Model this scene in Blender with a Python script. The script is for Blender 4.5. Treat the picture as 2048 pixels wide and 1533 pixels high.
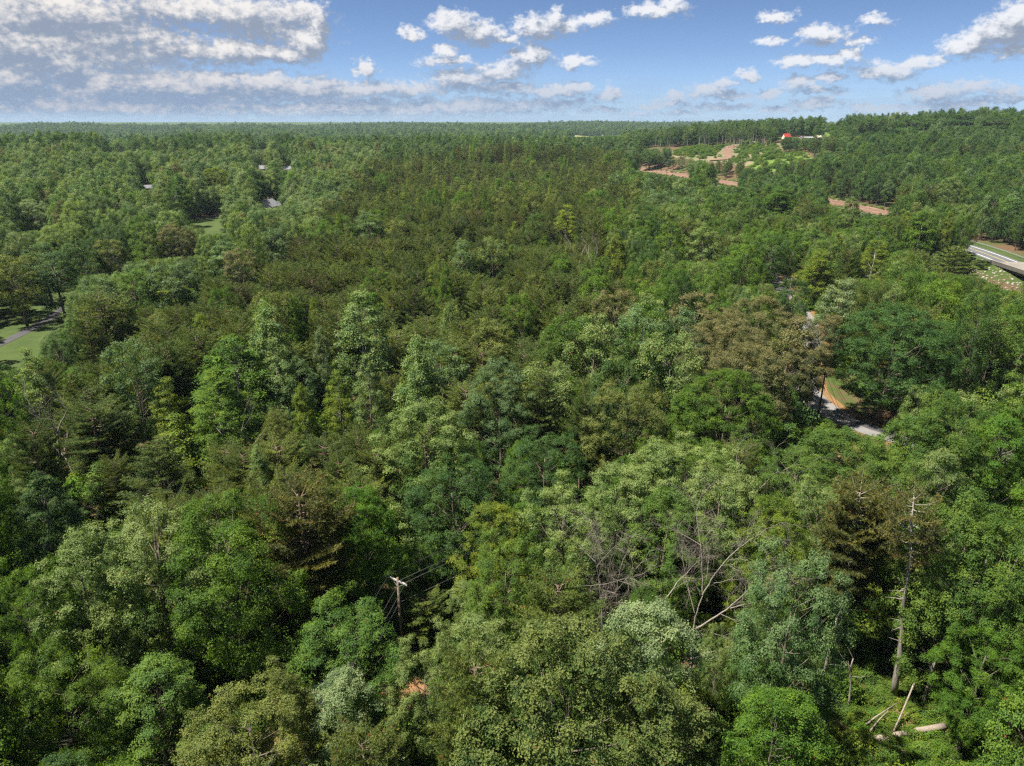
import bpy, math, random
import numpy as np
from mathutils import Vector, Matrix

# ------------------------------------------------------------------ scene, camera, light
for o in list(bpy.data.objects):
    bpy.data.objects.remove(o, do_unlink=True)
SC = bpy.context.scene
COL = SC.collection
RNG = np.random.default_rng(7)
CAM_Z, PITCH, FPX = 52.0, math.radians(20.3), 1420.0      # focal length in photo pixels (2048 wide)

cam_data = bpy.data.cameras.new('camera')
cam_data.sensor_fit = 'HORIZONTAL'
cam_data.sensor_width = 36.0
cam_data.lens = 36.0 * FPX / 2048.0
cam_data.clip_start = 0.5
cam_data.clip_end = 60000.0
camera = bpy.data.objects.new('camera', cam_data)
camera.location = (0, 0, CAM_Z)
camera.rotation_euler = (math.pi / 2 - PITCH, 0, 0)
COL.objects.link(camera)
SC.camera = camera

SC.render.engine = 'CYCLES'
cy = SC.cycles
cy.max_bounces = 6
cy.diffuse_bounces = 3
cy.glossy_bounces = 2
cy.transmission_bounces = 3
cy.volume_bounces = 0
cy.transparent_max_bounces = 4
cy.caustics_reflective = False
cy.caustics_refractive = False
cy.use_denoising = False
cy.pixel_filter_type = 'BLACKMAN_HARRIS'
cy.filter_width = 1.3
cy.use_adaptive_sampling = False
cy.sample_clamp_indirect = 4.0
SC.view_settings.view_transform = 'Standard'
SC.view_settings.look = 'None'
SC.view_settings.gamma = 1.0
SC.view_settings.use_curve_mapping = False
SC.view_settings.exposure = 1.42

SUN_AZ, SUN_EL = math.radians(-100.0), math.radians(61.0)   # azimuth from +Y, clockwise seen from above
sun_data = bpy.data.lights.new('sun', 'SUN')
sun_data.energy = 5.0
sun_data.angle = math.radians(0.5)
sun_data.color = (1.0, 0.945, 0.83)
sun = bpy.data.objects.new('sun', sun_data)
sdir = Vector((math.sin(SUN_AZ) * math.cos(SUN_EL), math.cos(SUN_AZ) * math.cos(SUN_EL), math.sin(SUN_EL)))
sun.rotation_euler = sdir.to_track_quat('Z', 'Y').to_euler()
sun.location = (0, 0, 120)
COL.objects.link(sun)


# ------------------------------------------------------------------ pixel geometry of the photograph
def ray(px, py):
    a, b = (px - 1024.0) / FPX, (766.5 - py) / FPX
    cp, sp = math.cos(PITCH), math.sin(PITCH)
    return Vector((a, cp + b * sp, -sp + b * cp))          # unit depth along the lens axis


def azel(px, py):
    d = ray(px, py).normalized()
    return math.atan2(d.x, d.y), math.asin(d.z)


def project(x, y, z):
    cp, sp = math.cos(PITCH), math.sin(PITCH)
    dz = z - CAM_Z
    depth = y * cp - dz * sp
    up = y * sp + dz * cp
    return 1024.0 + FPX * x / depth, 766.5 - FPX * up / depth, depth


# ------------------------------------------------------------------ node helpers
class NT:
    def __init__(self, tree):
        self.t = tree

    def n(self, kind, **kw):
        nd = self.t.nodes.new(kind)
        for k, v in kw.items():
            setattr(nd, k, v)
        return nd

    def link(self, a, b):
        self.t.links.new(a, b)

    def put(self, sock, v):
        if isinstance(v, bpy.types.NodeSocket):
            self.link(v, sock)
        else:
            sock.default_value = v

    def math(self, op, a, b=None, c=None, clamp=False):
        nd = self.n('ShaderNodeMath', operation=op, use_clamp=clamp)
        self.put(nd.inputs[0], a)
        if b is not None:
            self.put(nd.inputs[1], b)
        if c is not None:
            self.put(nd.inputs[2], c)
        return nd.outputs[0]

    def vec(self, op, a, b=None, c=None):
        nd = self.n('ShaderNodeVectorMath', operation=op)
        self.put(nd.inputs[0], a)
        if b is not None:
            self.put(nd.inputs[1], b)
        if c is not None:
            self.put(nd.inputs[2], c)
        return nd.outputs['Value'] if op in ('LENGTH', 'DOT_PRODUCT') else nd.outputs[0]

    def noise(self, vec, scale, detail=4.0, rough=0.55, color=False, dims='3D'):
        nd = self.n('ShaderNodeTexNoise', noise_dimensions=dims)
        if vec is not None:
            self.put(nd.inputs['Vector'], vec)
        nd.inputs['Scale'].default_value = scale
        nd.inputs['Detail'].default_value = detail
        nd.inputs['Roughness'].default_value = rough
        return nd.outputs['Color'] if color else nd.outputs['Fac']

    def smooth(self, x, lo, hi, to0=0.0, to1=1.0):
        nd = self.n('ShaderNodeMapRange', interpolation_type='SMOOTHSTEP')
        self.put(nd.inputs['Value'], x)
        self.put(nd.inputs['From Min'], lo)
        self.put(nd.inputs['From Max'], hi)
        nd.inputs['To Min'].default_value = to0
        nd.inputs['To Max'].default_value = to1
        return nd.outputs['Result']

    def mix(self, fac, a, b, mode='MIX'):
        nd = self.n('ShaderNodeMix', data_type='RGBA', blend_type=mode)
        self.put(nd.inputs['Factor'], fac)
        ins = [s for s in nd.inputs if s.type == 'RGBA']
        for s, v in zip(ins, (a, b)):
            self.put(s, (*v, 1.0) if isinstance(v, tuple) and len(v) == 3 else v)
        return [s for s in nd.outputs if s.type == 'RGBA'][0]

    def ramp(self, fac, stops):
        nd = self.n('ShaderNodeValToRGB')
        self.put(nd.inputs[0], fac)
        el = nd.color_ramp.elements
        el[0].position, el[0].color = stops[0][0], (*stops[0][1], 1.0)
        el[1].position, el[1].color = stops[-1][0], (*stops[-1][1], 1.0)
        for p, c in stops[1:-1]:
            e = el.new(p)
            e.color = (*c, 1.0)
        return nd.outputs['Color']


# ------------------------------------------------------------------ sky with cumulus
# (photo px, py, half width, half height, weight)
CLOUDS = [
    # great cumulus with its tower
    (450, 105, 62, 30, 1.1), (510, 104, 75, 27, 1.1), (570, 108, 60, 22, 1.1), (612, 85, 48, 46, 1.15), (634, 46, 34, 40, 1.1),
    # cream bank behind it
    (330, 92, 72, 42, .95), (385, 104, 60, 34, .9), (295, 70, 40, 30, .8),
    # high grey deck of the upper corner
    (150, 90, 330, 120, .70), (60, 120, 260, 110, .6), (320, 180, 460, 40, .75), (520, 55, 130, 50, .55),
    (470, 28, 150, 42, .9), (580, 26, 80, 34, .85), (350, 20, 160, 40, .75), (110, 30, 260, 62, .95), (40, 95, 190, 60, .95), (210, 75, 130, 45, .75),
    (130, 128, 70, 52, 1.05), (30, 165, 120, 52, 1.0), (200, 170, 130, 42, 1.0), (300, 165, 120, 36, 1.0), (420, 168, 140, 34, 1.0),
    (520, 172, 110, 32, 1.0), (620, 178, 100, 28, .95), (720, 182, 100, 22, .85), (820, 178, 80, 18, .8),
    (200, 212, 420, 34, .85), (620, 218, 420, 24, .78), (900, 214, 260, 20, .6),
    (728, 137, 26, 22, .85),
    # loose row near the top
    (905, 48, 46, 30, .95), (955, 66, 58, 26, .95), (1010, 78, 30, 12, .8), (1075, 58, 48, 30, .95), (1110, 34, 20, 24, .8), (1180, 42, 46, 16, .75),
    (1140, 50, 36, 18, .7), (826, 68, 22, 17, .8), (895, 120, 60, 12, .7), (890, 104, 28, 12, .6), (1060, 112, 48, 24, 1.0), (1150, 124, 42, 16, .85),
    (930, 158, 78, 24, .9), (1005, 142, 60, 20, .8), (1010, 176, 90, 16, .65), (1110, 184, 62, 17, .85), (1150, 180, 36, 17, .85), (1222, 188, 30, 19, .95),
    (1080, 208, 130, 12, .6), (1310, 22, 58, 17, .85), (1345, 8, 30, 16, .7),
    (1556, 32, 36, 14, .8), (1644, 70, 52, 21, .95), (1748, 42, 38, 14, .75), (1718, 84, 34, 10, .5), (1540, 84, 32, 10, .4),
    (1588, 122, 40, 18, .9), (1655, 122, 62, 15, .85), (1704, 110, 26, 18, .85),
    (1770, 144, 72, 19, .95), (1835, 126, 44, 18, .9), (1880, 118, 30, 12, .6),
    (1935, 92, 55, 26, .95), (2000, 62, 78, 40, 1.0), (2045, 40, 70, 46, 1.0), (2030, 100, 60, 20, .85),
    (1412, 180, 38, 15, .9), (1440, 166, 30, 12, .75), (1497, 148, 24, 11, .85), (1345, 204, 44, 9, .75), (1300, 212, 34, 7, .7), (1350, 192, 30, 8, .7),
    (1545, 188, 26, 11, .8), (1600, 168, 42, 14, .8), (1660, 155, 25, 10, .75), (1450, 190, 60, 10, .6), (1640, 182, 60, 10, .6),
    (1870, 184, 74, 18, .9), (1945, 170, 42, 17, .85), (2005, 182, 44, 15, .8), (1900, 208, 90, 11, .65), (1850, 196, 50, 9, .6),
    (1625, 210, 54, 12, .85), (1560, 222, 40, 7, .6), (1355, 226, 44, 7, .75), (1440, 214, 90, 8, .5), (1740, 216, 60, 9, .6), (1210, 220, 40, 7, .6),
]


_r = random.Random(4)
for _ in range(46):                                         # flat far rows that thin out towards the horizon
    _y = _r.uniform(172, 238)
    _x = _r.uniform(-150, 2200)
    if _x > 1250 and _y < 195:
        continue
    CLOUDS.append((_x, _y, _r.uniform(28, 95), _r.uniform(4, 9), _r.uniform(.55, .9)))


def cloud_group():
    g = bpy.data.node_groups.new('cloud_field', 'ShaderNodeTree')
    g.interface.new_socket('Coord', in_out='INPUT', socket_type='NodeSocketVector')
    g.interface.new_socket('Field', in_out='OUTPUT', socket_type='NodeSocketFloat')
    T = NT(g)
    gi, go = T.n('NodeGroupInput'), T.n('NodeGroupOutput')
    p = gi.outputs[0]
    stretched = T.vec('MULTIPLY', p, (1.0, 1.5, 1.0))
    w = T.noise(stretched, 38.0, 5.0, 0.6, color=True)
    w2 = T.noise(stretched, 130.0, 4.0, 0.6, color=True)
    off = T.vec('MULTIPLY', T.vec('SUBTRACT', w, (.5, .5, .5)), (.046, .026, 0))
    off2 = T.vec('MULTIPLY', T.vec('SUBTRACT', w2, (.5, .5, .5)), (.014, .010, 0))
    q = T.vec('ADD', T.vec('ADD', p, off), off2)
    acc = None
    for (px, py, rx, ry, wt) in CLOUDS:
        u, v = azel(px, py)
        u1, _ = azel(px + rx, py)
        _, v1 = azel(px, py - ry)
        ru, rv = abs(u1 - u) * 1.18, abs(v1 - v) * 1.15
        d = T.vec('LENGTH', T.vec('MULTIPLY', T.vec('SUBTRACT', q, (u, v, 0)), (1 / ru, 1 / rv, 0)))
        f = T.math('MULTIPLY', T.math('SUBTRACT', 1.0, d), wt if wt > 1 else wt * .8 + .24)
        acc = f if acc is None else T.math('SMOOTH_MAX', acc, f, 0.15)
    # the rest of the sky, outside the frame, carries scattered cumulus of the same kind
    sep = T.n('ShaderNodeSeparateXYZ')
    T.link(p, sep.inputs[0])
    away = T.math('MAXIMUM', T.smooth(T.math('ABSOLUTE', sep.outputs[0]), .66, .80), T.smooth(sep.outputs[1], .17, .24))
    wide = T.noise(T.vec('MULTIPLY', p, (1.0, 1.9, 1.0)), 7.0, 6.0, 0.55)
    wide = T.math('MULTIPLY', T.math('SUBTRACT', wide, .52), 5.0)
    acc = T.math('MAXIMUM', acc, T.math('ADD', T.math('MULTIPLY', away, 3.0), T.math('SUBTRACT', wide, 3.0)))
    grain = T.noise(T.vec('MULTIPLY', p, (1.0, 1.35, 1.0)), 95.0, 7.0, 0.62)
    acc = T.math('ADD', acc, T.math('MULTIPLY', T.math('SUBTRACT', grain, .5), 1.35))
    T.link(acc, go.inputs[0])
    return g


def make_world():
    w = bpy.data.worlds.new('World')
    SC.world = w
    w.use_nodes = True
    w.node_tree.nodes.clear()
    T = NT(w.node_tree)
    sky = T.n('ShaderNodeTexSky', sky_type='NISHITA')
    sky.sun_disc = False
    sky.sun_elevation = SUN_EL
    sky.sun_rotation = SUN_AZ
    sky.altitude = 300.0
    sky.air_density = 0.42
    sky.dust_density = 0.05
    sky.ozone_density = 3.2
    bg_sky = T.n('ShaderNodeBackground')
    bg_sky.inputs['Strength'].default_value = 0.05
    geo = T.n('ShaderNodeTexCoord')
    sep = T.n('ShaderNodeSeparateXYZ')
    T.link(geo.outputs['Generated'], sep.inputs[0])
    u = T.math('ARCTAN2', sep.outputs[0], sep.outputs[1])
    v = T.math('ARCSINE', sep.outputs[2])
    comb = T.n('ShaderNodeCombineXYZ')
    T.put(comb.inputs[0], u)
    T.put(comb.inputs[1], v)
    grp = cloud_group()
    g0 = T.n('ShaderNodeGroup', node_tree=grp)
    T.link(comb.outputs[0], g0.inputs[0])
    g1 = T.n('ShaderNodeGroup', node_tree=grp)                 # the field a little towards the sun
    T.link(T.vec('ADD', comb.outputs[0], (-.0085, .0125, 0)), g1.inputs[0])
    dens = T.smooth(g0.outputs[0], -.10, .56)
    above = T.smooth(v, -.004, .012)
    dens = T.math('MULTIPLY', T.math('MULTIPLY', dens, .97), above)
    slope = T.math('SUBTRACT', g0.outputs[0], g1.outputs[0])
    patch = T.noise(T.vec('MULTIPLY', comb.outputs[0], (1.0, 2.0, 1.0)), 17.0, 5.0, .62)
    lit = T.math('SUBTRACT', T.math('MULTIPLY', slope, 1.25), T.math('MULTIPLY', g0.outputs[0], .22))
    lit = T.math('ADD', lit, T.math('MULTIPLY', T.math('SUBTRACT', patch, .5), 1.9))
    lit = T.smooth(lit, -.46, .80)
    # a thin grey-blue veil lies over the whole horizon
    streak = T.noise(T.vec('MULTIPLY', comb.outputs[0], (1.0, 6.0, 1.0)), 14.0, 5.0, .6)
    veil = T.math('MULTIPLY', T.smooth(T.math('ADD', v, T.math('MULTIPLY', T.math('SUBTRACT', streak, .5), .05)), .075, -.02), .85)
    # far clouds sink into the grey-blue air over the horizon
    low = T.smooth(v, .012, .085)
    shade = T.mix(low, (.108, .145, .210), (.122, .145, .188))
    cream = T.smooth(u, -.55, .1)
    bright = T.mix(low, T.mix(cream, (.25, .247, .265), (.215, .242, .292)), T.mix(cream, (.385, .365, .345), (.365, .37, .385)))
    colr = T.mix(lit, shade, bright)
    bg_cl = T.n('ShaderNodeBackground')
    T.link(colr, bg_cl.inputs['Color'])
    bg_cl.inputs['Strength'].default_value = 0.92
    T.link(sky.outputs['Color'], bg_sky.inputs['Color'])
    mixs = T.n('ShaderNodeMixShader')
    T.link(dens, mixs.inputs[0])
    T.link(bg_cl.outputs[0], mixs.inputs[2])
    bg_veil = T.n('ShaderNodeBackground')
    bg_veil.inputs['Color'].default_value = (.125, .175, .250, 1.0)
    mix0 = T.n('ShaderNodeMixShader')
    T.link(veil, mix0.inputs[0])
    T.link(bg_sky.outputs[0], mix0.inputs[1])
    T.link(bg_veil.outputs[0], mix0.inputs[2])
    T.link(mix0.outputs[0], mixs.inputs[1])
    out = T.n('ShaderNodeOutputWorld')
    T.link(mixs.outputs[0], out.inputs['Surface'])
    w.cycles.sampling_method = 'MANUAL'
    w.cycles.sample_map_resolution = 512


make_world()


# ------------------------------------------------------------------ terrain
def gauss(x, y, cx, cy, sx, sy):
    return np.exp(-0.5 * (((x - cx) / sx) ** 2 + ((y - cy) / sy) ** 2))


def zg(x, y):
    x = np.asarray(x, float)
    y = np.asarray(y, float)
    r = np.hypot(x, y)
    t = np.clip((r - 260) / 400, 0, 1)
    t = t * t * (3 - 2 * t)
    z = 43 * gauss(x, y, 640, 930, 250, 330) - 13 * t * np.clip((r - 800) / 600, 0, 1)                      # wooded hill beyond the highway
    z += 15 * gauss(x, y, 330, 1120, 170, 190)                    # logged slope
    z += 11 * gauss(x, y, -60, 760, 420, 170)                     # swell behind the pine stand
    z += 10 * gauss(x, y, -520, 700, 260, 300)
    z += 16 * gauss(x, y, -900, 1500, 700, 300)
    z += 20 * gauss(x, y, 200, 2300, 800, 350) + 16 * gauss(x, y, 1500, 2000, 500, 500)
    z += 22 * gauss(x, y, -1000, 3200, 1200, 450) + 24 * gauss(x, y, 900, 3600, 900, 500)
    z += 26 * gauss(x, y, -2300, 15000, 900, 900)
    far = np.clip((r - 1100) / 500, 0, 1) * np.clip((9000 - r) / 4000, 0, 1)
    z += far * (6.0 * np.sin(x / 260 + 1.1) * np.sin(y / 210 + .3) + 4.0 * np.sin(x / 131 + y / 377 + 2) + 3.5 * np.sin(x / 47 + 1) * np.sin(y / 83 + x / 190))
    az_ = np.arctan2(x, np.maximum(y, 1.0))
    z += (9 + 5 * np.sin(az_ * 9 + .6) + 4 * np.sin(az_ * 23)) * np.exp(-.5 * ((r - 4000) / 420) ** 2)
    z += t * (2.2 * np.sin(x / 71 + 1.3) * np.sin(y / 93 + .4) + 1.6 * np.sin(x / 37 + y / 51))
    road = np.exp(-0.5 * ((x - hw_x(y)) / 40) ** 2) * np.clip((950 - y) / 100, 0, 1)
    z = z * (1 - .9 * road)
    z -= 7.0 * gauss(x, y, hw_x(y) * 0 + 196, 236, 60, 22)        # creek under the bridge
    return z


def hw_x(y):
    return 197.0 - 0.00045 * (np.asarray(y, float) - 340) ** 2


def at(px, py, h=0.0):
    """Point at height h over the ground seen through a pixel of the photograph."""
    d = ray(px, py)
    o = Vector((0, 0, CAM_Z))
    lo, step = 5.0, 4.0
    s = lo
    while s < 9000:
        p = o + d * s
        if p.z < float(zg(p.x, p.y)) + h:
            break
        s += max(1.0, s * .01)
    a, b = s - max(1.0, s * .011), s
    for _ in range(30):
        m = (a + b) / 2
        p = o + d * m
        if p.z < float(zg(p.x, p.y)) + h:
            b = m
        else:
            a = m
    p = o + d * b
    return Vector((p.x, p.y, float(zg(p.x, p.y))))


# ------------------------------------------------------------------ object helpers
def tag(o, label=None, cat=None, group=None, kind=None):
    for k, v in (('label', label), ('category', cat), ('group', group), ('kind', kind)):
        if v:
            o[k] = v
    return o


def empty(name, loc, rz=0.0, scale=1.0):
    o = bpy.data.objects.new(name, None)
    o.empty_display_size = 0.5
    COL.objects.link(o)
    o.location = loc
    o.rotation_euler = (0, 0, rz)
    o.scale = (scale, scale, scale) if isinstance(scale, (int, float)) else scale
    return o


def link(name, me, mat=None, parent=None, loc=None):
    o = bpy.data.objects.new(name, me)
    COL.objects.link(o)
    if mat is not None and not me.materials:
        me.materials.append(mat)
    if parent is not None:
        o.parent = parent
    if loc is not None:
        o.location = loc
    return o


def mesh_np(name, verts, faces, attrs=None, smooth=False):
    """Mesh from an (n,3) array and a list of index arrays of one width each."""
    me = bpy.data.meshes.new(name)
    verts = np.ascontiguousarray(verts, np.float32)
    faces = [np.asarray(f, np.int32) for f in faces if len(f)]
    loops = np.concatenate([f.ravel() for f in faces])
    sizes = np.concatenate([np.full(len(f), f.shape[1], np.int32) for f in faces])
    starts = np.concatenate([[0], np.cumsum(sizes)[:-1]]).astype(np.int32)
    me.vertices.add(len(verts))
    me.vertices.foreach_set('co', verts.ravel())
    me.loops.add(len(loops))
    me.loops.foreach_set('vertex_index', loops)
    me.polygons.add(len(sizes))
    me.polygons.foreach_set('loop_start', starts)
    try:
        me.polygons.foreach_set('loop_total', sizes)
    except Exception:
        pass
    me.update(calc_edges=True)
    if attrs:
        for k, a in attrs.items():
            at_ = me.attributes.new(k, 'FLOAT', 'FACE')
            at_.data.foreach_set('value', np.ascontiguousarray(a, np.float32))
    me.polygons.foreach_set('use_smooth', np.full(len(sizes), smooth, bool))
    me.validate()
    return me


class MB:
    """Collects boxes, tubes and prisms for one mesh."""

    def __init__(self):
        self.v, self.f3, self.f4, self.n = [], [], [], 0

    def add(self, v, f4=(), f3=()):
        v = np.asarray(v, float)
        if len(f4):
            self.f4.append(np.asarray(f4, int) + self.n)
        if len(f3):
            self.f3.append(np.asarray(f3, int) + self.n)
        self.v.append(v)
        self.n += len(v)

    def box(self, c, s, rz=0.0, axes=None):
        sx, sy, sz = (k / 2 for k in s)
        v = np.array([[-sx, -sy, -sz], [sx, -sy, -sz], [sx, sy, -sz], [-sx, sy, -sz], [-sx, -sy, sz], [sx, -sy, sz], [sx, sy, sz], [-sx, sy, sz]])
        if axes is not None:
            v = v @ np.asarray(axes)
        elif rz:
            ca, sa = math.cos(rz), math.sin(rz)
            v = v @ np.array([[ca, sa, 0], [-sa, ca, 0], [0, 0, 1]])
        self.add(v + np.asarray(c, float), [[0, 3, 2, 1], [4, 5, 6, 7], [0, 1, 5, 4], [1, 2, 6, 5], [2, 3, 7, 6], [3, 0, 4, 7]])

    def tube(self, pts, rad, sides=5, cap=True):
        pts = np.asarray(pts, float)
        n = len(pts)
        rad = np.broadcast_to(np.asarray(rad, float), (n,))
        tan = np.gradient(pts, axis=0)
        tan /= np.maximum(np.linalg.norm(tan, axis=1, keepdims=True), 1e-9)
        ref = np.array([0.31, 0.95, 0.05]) if abs(tan[0][2]) > .7 else np.array([0.05, 0.11, 1.0])
        a = np.cross(tan, ref)
        a /= np.maximum(np.linalg.norm(a, axis=1, keepdims=True), 1e-9)
        b = np.cross(tan, a)
        ang = np.linspace(0, 2 * math.pi, sides, endpoint=False)
        v = pts[:, None] + rad[:, None, None] * (a[:, None] * np.cos(ang)[None, :, None] + b[:, None] * np.sin(ang)[None, :, None])
        i = np.arange(n - 1)[:, None] * sides
        j = np.arange(sides)[None]
        k = (j + 1) % sides
        f = np.stack([i + j, i + k, i + sides + k, i + sides + j], -1).reshape(-1, 4)
        self.add(v.reshape(-1, 3), f)
        if cap:
            for e in (0, n - 1):
                base = self.n - n * sides + e * sides
                q = [base + t for t in range(sides)]
                tri = [[q[0], q[t], q[t + 1]] if e else [q[0], q[t + 1], q[t]] for t in range(1, sides - 1)]
                self.f3.append(np.asarray(tri, int))

    def mesh(self, name, smooth=False):
        fs = []
        if self.f4:
            fs.append(np.concatenate(self.f4))
        if self.f3:
            fs.append(np.concatenate(self.f3))
        return mesh_np(name, np.concatenate(self.v), fs, smooth=smooth)

    def build(self, name, mat, parent=None, smooth=False, loc=None):
        return link(name, self.mesh(name, smooth), mat, parent, loc)


# ------------------------------------------------------------------ materials
def material(name):
    m = bpy.data.materials.new(name)
    m.use_nodes = True
    m.node_tree.nodes.clear()
    return m, NT(m.node_tree)


def finish(T, color, rough=.7, spec=.3, bump=None, dist=.05, metal=0.0):
    bs = T.n('ShaderNodeBsdfPrincipled')
    T.put(bs.inputs['Base Color'], color if isinstance(color, bpy.types.NodeSocket) else (*color, 1.0))
    T.put(bs.inputs['Roughness'], rough)
    bs.inputs['Specular IOR Level'].default_value = spec
    bs.inputs['Metallic'].default_value = metal
    if bump is not None:
        b = T.n('ShaderNodeBump')
        b.inputs['Strength'].default_value = .6
        b.inputs['Distance'].default_value = dist
        T.link(bump, b.inputs['Height'])
        T.link(b.outputs[0], bs.inputs['Normal'])
    out = T.n('ShaderNodeOutputMaterial')
    T.link(bs.outputs[0], out.inputs['Surface'])
    return bs


def plain(name, c, rough=.7, var=.18, scale=2.0, spec=.3, metal=0.0):
    m, T = material(name)
    tc = T.n('ShaderNodeTexCoord').outputs['Object']
    n = T.noise(tc, scale, 6.0, .62)
    lo, hi = tuple(k * (1 - var) for k in c), tuple(k * (1 + var) for k in c)
    finish(T, T.mix(n, lo, hi), rough, spec, n, .02, metal)
    return m


def leaf_material(name, a, b, tip=None, tip_amount=.5, rough=.58, spec=.25, trans=.36, rust=.003):
    """a and b are the two ends of the colour a tree of this kind may have; tint and tip are stored per leaf."""
    m, T = material(name)
    oi = T.n('ShaderNodeObjectInfo')
    rnd = oi.outputs['Random']
    base = T.mix(rnd, a, b)
    tint = T.n('ShaderNodeAttribute', attribute_name='tint').outputs['Fac']
    tipv = T.n('ShaderNodeAttribute', attribute_name='tip').outputs['Fac']
    r2 = T.math('FRACT', T.math('MULTIPLY', rnd, 17.31))
    val = T.math('ADD', .55, T.math('MULTIPLY', tint, .9))
    val = T.math('MULTIPLY', val, T.math('ADD', .82, T.math('MULTIPLY', r2, .36)))
    sc = T.n('ShaderNodeVectorMath', operation='SCALE')
    T.link(base, sc.inputs[0])
    T.link(val, sc.inputs['Scale'])
    hue = T.smooth(tint, .25, .75)
    col = T.mix(1.0, sc.outputs[0], T.mix(hue, (.86, 1.0, 1.18), (1.14, 1.02, .82)), 'MULTIPLY')
    if tip is not None:
        f = T.math('MULTIPLY', T.smooth(T.math('ADD', tipv, T.math('MULTIPLY', T.math('SUBTRACT', tint, .5), .7)), .45, .95), tip_amount)
        col = T.mix(f, col, tip)
    col = T.mix(T.math('GREATER_THAN', tint, 1.0 - rust), col, (.16, .055, .018))
    bs = T.n('ShaderNodeBsdfPrincipled')
    T.link(col, bs.inputs['Base Color'])
    bs.inputs['Roughness'].default_value = rough
    bs.inputs['Specular IOR Level'].default_value = spec
    tr = T.n('ShaderNodeBsdfTranslucent')
    T.link(T.mix(1.0, col, (1.35, 1.40, .50), 'MULTIPLY'), tr.inputs['Color'])
    mx = T.n('ShaderNodeMixShader')
    mx.inputs[0].default_value = trans
    T.link(bs.outputs[0], mx.inputs[1])
    T.link(tr.outputs[0], mx.inputs[2])
    out = T.n('ShaderNodeOutputMaterial')
    T.link(mx.outputs[0], out.inputs['Surface'])
    return m


def bark_material(name, c, c2):
    m, T = material(name)
    tc = T.n('ShaderNodeTexCoord').outputs['Object']
    n = T.noise(T.vec('MULTIPLY', tc, (6, 6, 1.2)), 1.6, 6.0, .65)
    col = T.mix(T.smooth(n, .3, .7), c, c2)
    finish(T, col, .9, .2, n, .04)
    return m


# base colours, real-world
M = {}
M['oak'] = leaf_material('oak_leaves', (0.071, 0.137, 0.019), (0.096, 0.157, 0.023))
M['oak_dark'] = leaf_material('dark_oak_leaves', (0.041, 0.092, 0.017), (0.055, 0.105, 0.019), spec=.3)
M['oak_tips'] = leaf_material('oak_leaves_with_pale_tips', (.052, .104, .018), (.066, .114, .020), (.20, .215, .060), .50)
M['bright'] = leaf_material('bright_green_leaves', (0.077, 0.157, 0.014), (0.102, 0.171, 0.017), trans=.42)
M['yellow'] = leaf_material('yellow_green_leaves', (0.122, 0.177, 0.017), (0.153, 0.193, 0.021), trans=.42)
M['tulip'] = leaf_material('pale_tulip_leaves', (.098, .168, .040), (.120, .186, .048), (.24, .30, .115), .6)
M['pale'] = leaf_material('pale_green_leaves', (.090, .154, .026), (.118, .176, .036), (.24, .29, .105), .55)
M['silver'] = leaf_material('silver_green_leaves', (.100, .156, .050), (.122, .174, .060), (.26, .315, .16), .6)
M['blue'] = leaf_material('cool_green_leaves', (.060, .118, .028), (.078, .134, .036), (.18, .25, .12), .5)
M['tan'] = leaf_material('leaves_with_tan_flower_tips', (.066, .094, .022), (.080, .102, .026), (.225, .185, .085), .62)
M['olive'] = leaf_material('olive_leaves', (0.098, 0.127, 0.021), (0.112, 0.139, 0.024), (0.184, 0.204, 0.057), .5)
M['pine'] = leaf_material('pine_needles', (.098, .136, .026), (.122, .152, .033), rough=.6, spec=.2, trans=.28, rust=.004)
M['pine_dark'] = leaf_material('dark_pine_needles', (.070, .106, .022), (.086, .118, .026), rough=.6, spec=.2, trans=.26, rust=.004)
M['pine_brown'] = leaf_material('browning_pine_needles', (.088, .092, .022), (.102, .098, .026), rough=.6, spec=.2, trans=.22, rust=.01)
M['shrub'] = leaf_material('shrub_leaves', (0.071, 0.133, 0.015), (0.112, 0.166, 0.021), trans=.40, rust=.006)
M['bark'] = bark_material('brown_grey_bark', (.085, .066, .050), (.19, .16, .13))
M['bark_pale'] = bark_material('pale_grey_bark', (.16, .14, .12), (.30, .27, .235))
M['bark_pine'] = bark_material('pine_bark', (.10, .070, .052), (.20, .145, .11))
M['dead'] = bark_material('weathered_dead_wood', (.15, .13, .11), (.27, .24, .21))
M['dead_fine'] = bark_material('grey_dead_twigs', (.12, .10, .085), (.22, .19, .165))


# ------------------------------------------------------------------ tree builders
def unit(v):
    return v / np.maximum(np.linalg.norm(v, axis=-1, keepdims=True), 1e-9)


def leaf_quads(p, nrm, size, rng, aspect=.62):
    """Rhombic leaves, slightly folded along the midrib."""
    n = len(p)
    t = unit(np.cross(nrm, unit(rng.normal(size=(n, 3)))))
    b = np.cross(nrm, t)
    L = (size * rng.uniform(.7, 1.3, n))[:, None]
    W = L * aspect
    up = nrm * (L * .12)
    v = np.stack([p - t * L * .5, p + b * W * .5 + up, p + t * L * .5, p - b * W * .5 + up], 1).reshape(-1, 3)
    f = np.arange(4 * n).reshape(n, 4)
    return v, f


def envelope(kind, f):
    """Relative crown radius at relative height f (0 bottom, 1 top)."""
    f = np.clip(f, 0, 1)
    if kind == 'round':
        return np.sqrt(np.clip(1 - ((f - .42) / .60) ** 2, .02, 1))
    if kind == 'broad':
        return np.sqrt(np.clip(1 - ((f - .55) / .56) ** 2, .03, 1))
    if kind == 'cone':
        return np.clip((1 - f ** 1.5) ** .85 * np.minimum(1, .55 + f * 2.2), .10, 1)
    if kind == 'ovoid':
        return np.clip(np.sqrt(np.clip(1 - ((f - .34) / .67) ** 2, 0, 1)) * np.minimum(1, 1.25 - f * .55), .12, 1)
    if kind == 'column':
        return np.clip((1 - f ** 2.6) * np.minimum(1, .6 + f * 2), .12, 1)
    return np.ones_like(f)


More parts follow.
